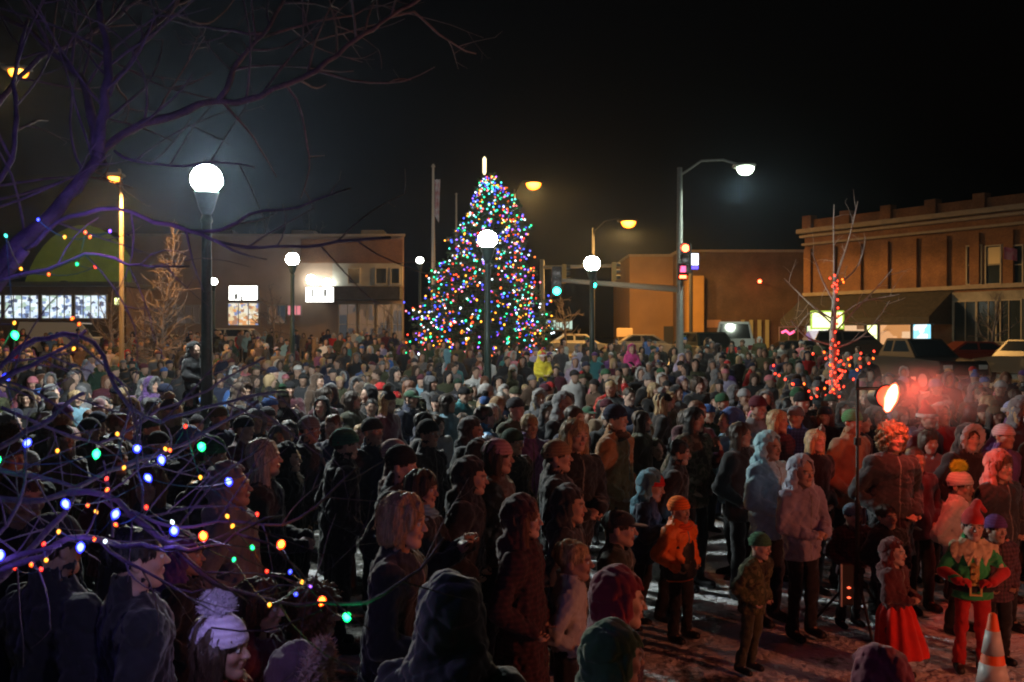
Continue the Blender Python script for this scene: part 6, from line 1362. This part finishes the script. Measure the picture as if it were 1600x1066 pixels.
# lamp stand in the crowd with the bright red lamp
sx_, sy_ = GX(1340, 7.9), 7.9; g = zg(sx_, sy_); t = empty('light_stand', (sx_, sy_, g)); tag(t, 'tall black tripod light stand between the checked jacket and the dark coat', 'light stand')
ht = P(0, 592, 7.9)[2] - g
MB().lathe([(.018, .25), (.018, 1.1), (.022, 1.1), (.022, 1.14), (.013, 1.15), (.013, ht)], n=12).build('pole', M['darksteel'], t, True)
for k in range(3): a = k * 2.094 + .5; MB().tube([(0, 0, .55), (.42 * math.cos(a), .42 * math.sin(a), .01)], .011, 8).tube([(0, 0, .28), (.2 * math.cos(a), .2 * math.sin(a), .29)], .007, 6).build('leg', M['darksteel'], t)
MB().tube([(-.02, 0, ht - .08), (.28, .0, ht - .08)], .014, 8).build('crossbar', M['darksteel'], t)
MB().lathe([(.03, 1.6), (.03, 1.66)], n=10).build('clamp', M['darksteel'], t)
lp = P(1385, 620, 7.9); t2 = empty('par_lamp', lp); tag(t2, 'bright red stage lamp clamped to the tall light stand', 'stage lamp')
M['redlens'] = emat('lit_red_stage_dish', (1, .05, .02), 4)
def par(t_, dirv, lens, rr_=.085, L_=.24):
    from mathutils import Vector
    h = bpy.data.objects.new; q = Vector(dirv).to_track_quat('Z', 'Y').to_euler()
    c1 = MB().lathe([(rr_ * .45, -L_), (rr_ * .85, -L_ * .8), (rr_, -L_ * .3), (rr_ * 1.08, .0), (rr_ * 1.08, .012)], n=20).build('housing', M['black'], t_, True); c1.rotation_euler = q
    k = np.linspace(0, 1, 6); c2 = MB().lathe([(rr_ * 1.02 * math.sqrt(1 - z * z) + .001, .014 + z * .03) for z in k], n=20).build('lens', lens, t_, True); c2.rotation_euler = q
    MB().tube([(rr_ * 1.15 * math.cos(a), 0, rr_ * 1.15 * math.sin(a) - 0) for a in np.linspace(0, math.pi, 9)], .006, 6).build('yoke', M['darksteel'], t_, True)
par(t2, (.1, -1, .05), M['redlens'], .085)
c1 = MB().lathe([(.001, -.13), (.03, -.11), (.055, -.02), (.05, .05), (.03, .10), (.001, .125)], n=14).build('lamp_filament', glow_mat('red_hot_lamp', (1, .10, .02), (1, .42, .28), 3, 11, .7), t2, True); c1.location = (.0, -.10, 0); c1.rotation_euler = (0, R(18), 0)
point('red_lamp_beam', lp + (.05, -.12, 0), (1, .08, .03), 5, .07)
point('red_lamp_side_beam', lp + (.25, .05, .10), (1, .08, .04), 55, .05, spot=160, aim=lp + (2.2, 2.0, -.5))
c = P(1325, 915, 7.75); t = empty('control_box', c); tag(t, 'narrow pale edged control box with red lamps strapped to the light stand', 'control box')
MB().box((0, .03, 0), (.10, .05, .34), bev=.012).build('case', M['black'], t); MB().box((-.052, .0, 0), (.012, .02, .34)).build('pale_edge', M['reflect'], t)
for dz in (-.10, -.02): MB().lathe([(.001, -.01), (.018, 0), (.001, .01)], (0.01, -.0, dz), 10).build('indicator_lamp', proto('ind', lambda: emat('lit_indicator', (1, .12, .05), 2.5)), t, True)
# stage beyond the right edge: its lamps light the faces
t = empty('stage_light', (6.2, 3.3, 1.98)); tag(t, 'orange red stage floodlight beyond the right edge of the view', 'stage lamp')
par(t, (-.9, .45, -.25), emat('lit_orange_stage_lens', (1, .20, .06), 40), .11); tt = empty('light_stand', (6.3, 3.2, 0)); tag(tt, 'tall stand of the stage floodlight beyond the right edge of the view', 'light stand'); MB().lathe([(.25, 0), (.25, .02), (.02, .04), (.018, 1.9)], n=12).build('pole', M['darksteel'], tt, True)
point('stage_beam', (6.05, 3.4, 1.95), (1, .24, .11), 310, .10, spot=92, aim=(.6, 9.0, 1.4), blend=.15)

# light given off by the lamps with small lenses (the sodium and mercury heads)
for (px, py, D, c, pw_) in ((830, 293, 61, (1, .50, .13), 6500), (978, 352, 57, (1, .50, .13), 6500), (186, 289, 29.6, (1, .47, .12), 2600), (22, 122, 29.6, (1, .52, .16), 700), (1158, 276, 34.9, (.85, 1, .8), 900)):
    p_ = P(px, py, D); point('street_light_beam', p_ + np.array((0, -.1, -.32)), c, pw_, .18, spot=176, blend=.12, aim=p_ + np.array((0, 0, -8)))
# added lights for the near bulbs' green, blue glow; one has no bulb
BC['b'] = (.16, .10, 1)
for a, b_, c, pw_ in ((362, 751, 'b', .5), (278, 827, 'b', .6), (50, 691, 'b', .6), (9, 864, 'b', .6), (220, 700, 'b', .5), (110, 785, 'b', .6), (133, 852, 'b', .5), (67, 345, 'b', 5), (178, 363, 'v', 3), (150, 180, 'b', 5), (17, 590, 'b', .8), (127, 414, 'g', .25), (545, 960, 'g', .25), (320, 697, 'g', .15), (323, 835, 'r', .1)):
    point('bulb_and_fill_glow', P(a, b_, 2.75 if b_ > 500 else 3.1) + (0, -.1, 0), BC[c], pw_ * .42, .02)

t = empty('floodlight', (GX(100, 63), 63, P(0, 446, 63)[2])); tag(t, 'made-up small floodlight added on the low shop roof to brighten the hall', 'floodlight'); MB().box((0, 0, .15), (.4, .25, .3), bev=.04).build('housing', M['black'], t); MB().box((0, .14, .15), (.34, .03, .24)).build('lens', M['lit_yellow'], t)  # invented lamp, added so that the hall is lit
point('added_floodlight_beam', (GX(100, 63), 63.4, P(0, 446, 63)[2] + .2), (.85, 1, .25), 3000, .1, spot=120, aim=(GX(120, 80), 80, 6))

point('bulb_and_fill_glow', P(318, 915, 3.0), (.6, .5, 1), 4, .03)  # extra light with no bulb, added to brighten the pompom hat

# phones and cameras held up
def hold(o, rg, label, cat='phone', lit=True, cam_=False):
    bpy.context.view_layer.update(); w_ = (rg.wr['L'] + rg.hd['L'] / np.linalg.norm(rg.hd['L']) * .09 * rg.w + rg.wr['R'] + rg.hd['R'] / np.linalg.norm(rg.hd['R']) * .09 * rg.w) / 2 + np.array((0, -.02, .02)) if rg.pose == 'phone' else rg.wr['L'] + np.array((0, -.02, .11))
    from mathutils import Vector
    p_ = o.matrix_world @ Vector(w_.tolist()); t = empty('camera_compact' if cam_ else 'phone', p_, o.rotation_euler.z); tag(t, label, cat)
    if cam_:
        MB().box((0, 0, 0), (.11, .035, .07), bev=.008).build('body', M['steel'], t); MB().lathe([(.022, 0), (.022, .03), (.016, .032)], n=14).build('lens', M['black'], t, True).rotation_euler = (R(90), 0, 0)
    else: MB().box((0, 0, 0), (.078, .010, .152), bev=.004).build('case', M['black'], t); MB().box((0, .0065, 0), (.068, .002, .136)).build('screen', M['phone_on'] if lit else M['glassdark'], t)
M['phone_on'] = emat('lit_phone_screen', (.6, .75, 1), 2.2)
hold(find('fair haired woman in grey fur scarf'), rig('adult', 'phone'), 'small silver camera held up by the woman in grey fur scarf', 'camera', False, True)
hold(find('child in red hat under'), rig('child', 'phone'), 'phone held up by the child in red hat and blue hood')
k_ = 0
for o in list(sc.objects):
    if k_ < 14 and o.name.startswith('person') and 9 < o.location.y < 20 and o.get('label') and len(o['label'].split()) <= 13 and o['label'].startswith('person in'):
        js = [c for c in o.children if c.name.startswith('jacket')][0].data; key = next(k for k, v in PR.items() if v is js)
        if key[1] in ('phone', 'raise'): hold(o, rig(key[0], key[1]), 'lit phone of ' + o['label']); k_ += 1

# red lit smoke drifting away from the red lamp
m = bpy.data.materials.new('smoke'); m.use_nodes = True; nn_ = m.node_tree.nodes; nn_.remove(nn_["Principled BSDF"]); pv = nn_.new("ShaderNodeVolumePrincipled")
pv.inputs["Color"].default_value = (.8, .8, .8, 1); pv.inputs["Anisotropy"].default_value = .2
tcs = nn_.new("ShaderNodeTexCoord"); ln_ = nn_.new("ShaderNodeVectorMath"); ln_.operation = 'LENGTH'; m.node_tree.links.new(tcs.outputs["Object"], ln_.inputs[0]); mrs = nn_.new("ShaderNodeMapRange"); mrs.interpolation_type = 'SMOOTHSTEP'
mrs.inputs[1].default_value = 1.0; mrs.inputs[2].default_value = .0; mrs.inputs[3].default_value = 0; mrs.inputs[4].default_value = .8; m.node_tree.links.new(ln_.outputs["Value"], mrs.inputs[0]); m.node_tree.links.new(mrs.outputs[0], pv.inputs["Density"]); m.node_tree.links.new(pv.outputs[0], nn_["Material Output"].inputs["Volume"])
k = np.linspace(-1, 1, 13); sm_ = MB().lathe([(max(math.sqrt(1 - q * q), .01), q) for q in k], n=24).build('smoke', m); sm_.location = tuple(lp + np.array((.42, .35, -.02))); sm_.scale = (.95, .7, .34)
tag(sm_, 'thin red lit smoke drifting from the bright red lamp over the crowd', 'smoke', kind='stuff')
# ------------------------------------------------------------------ cold misty air
m = bpy.data.materials.new('haze'); m.use_nodes = True; nn_ = m.node_tree.nodes; nn_.remove(nn_["Principled BSDF"]); pv = nn_.new("ShaderNodeVolumePrincipled")
pv.inputs["Color"].default_value = (.6, .76, 1, 1); pv.inputs["Density"].default_value = .00032; pv.inputs["Anisotropy"].default_value = .82
m.node_tree.links.new(pv.outputs[0], nn_["Material Output"].inputs["Volume"])
o = MB().box((0, 75, 13.0), (340, 190, 28.4)).build('haze', m); tag(o, kind='stuff', label='cold misty air over the square', cat='haze')
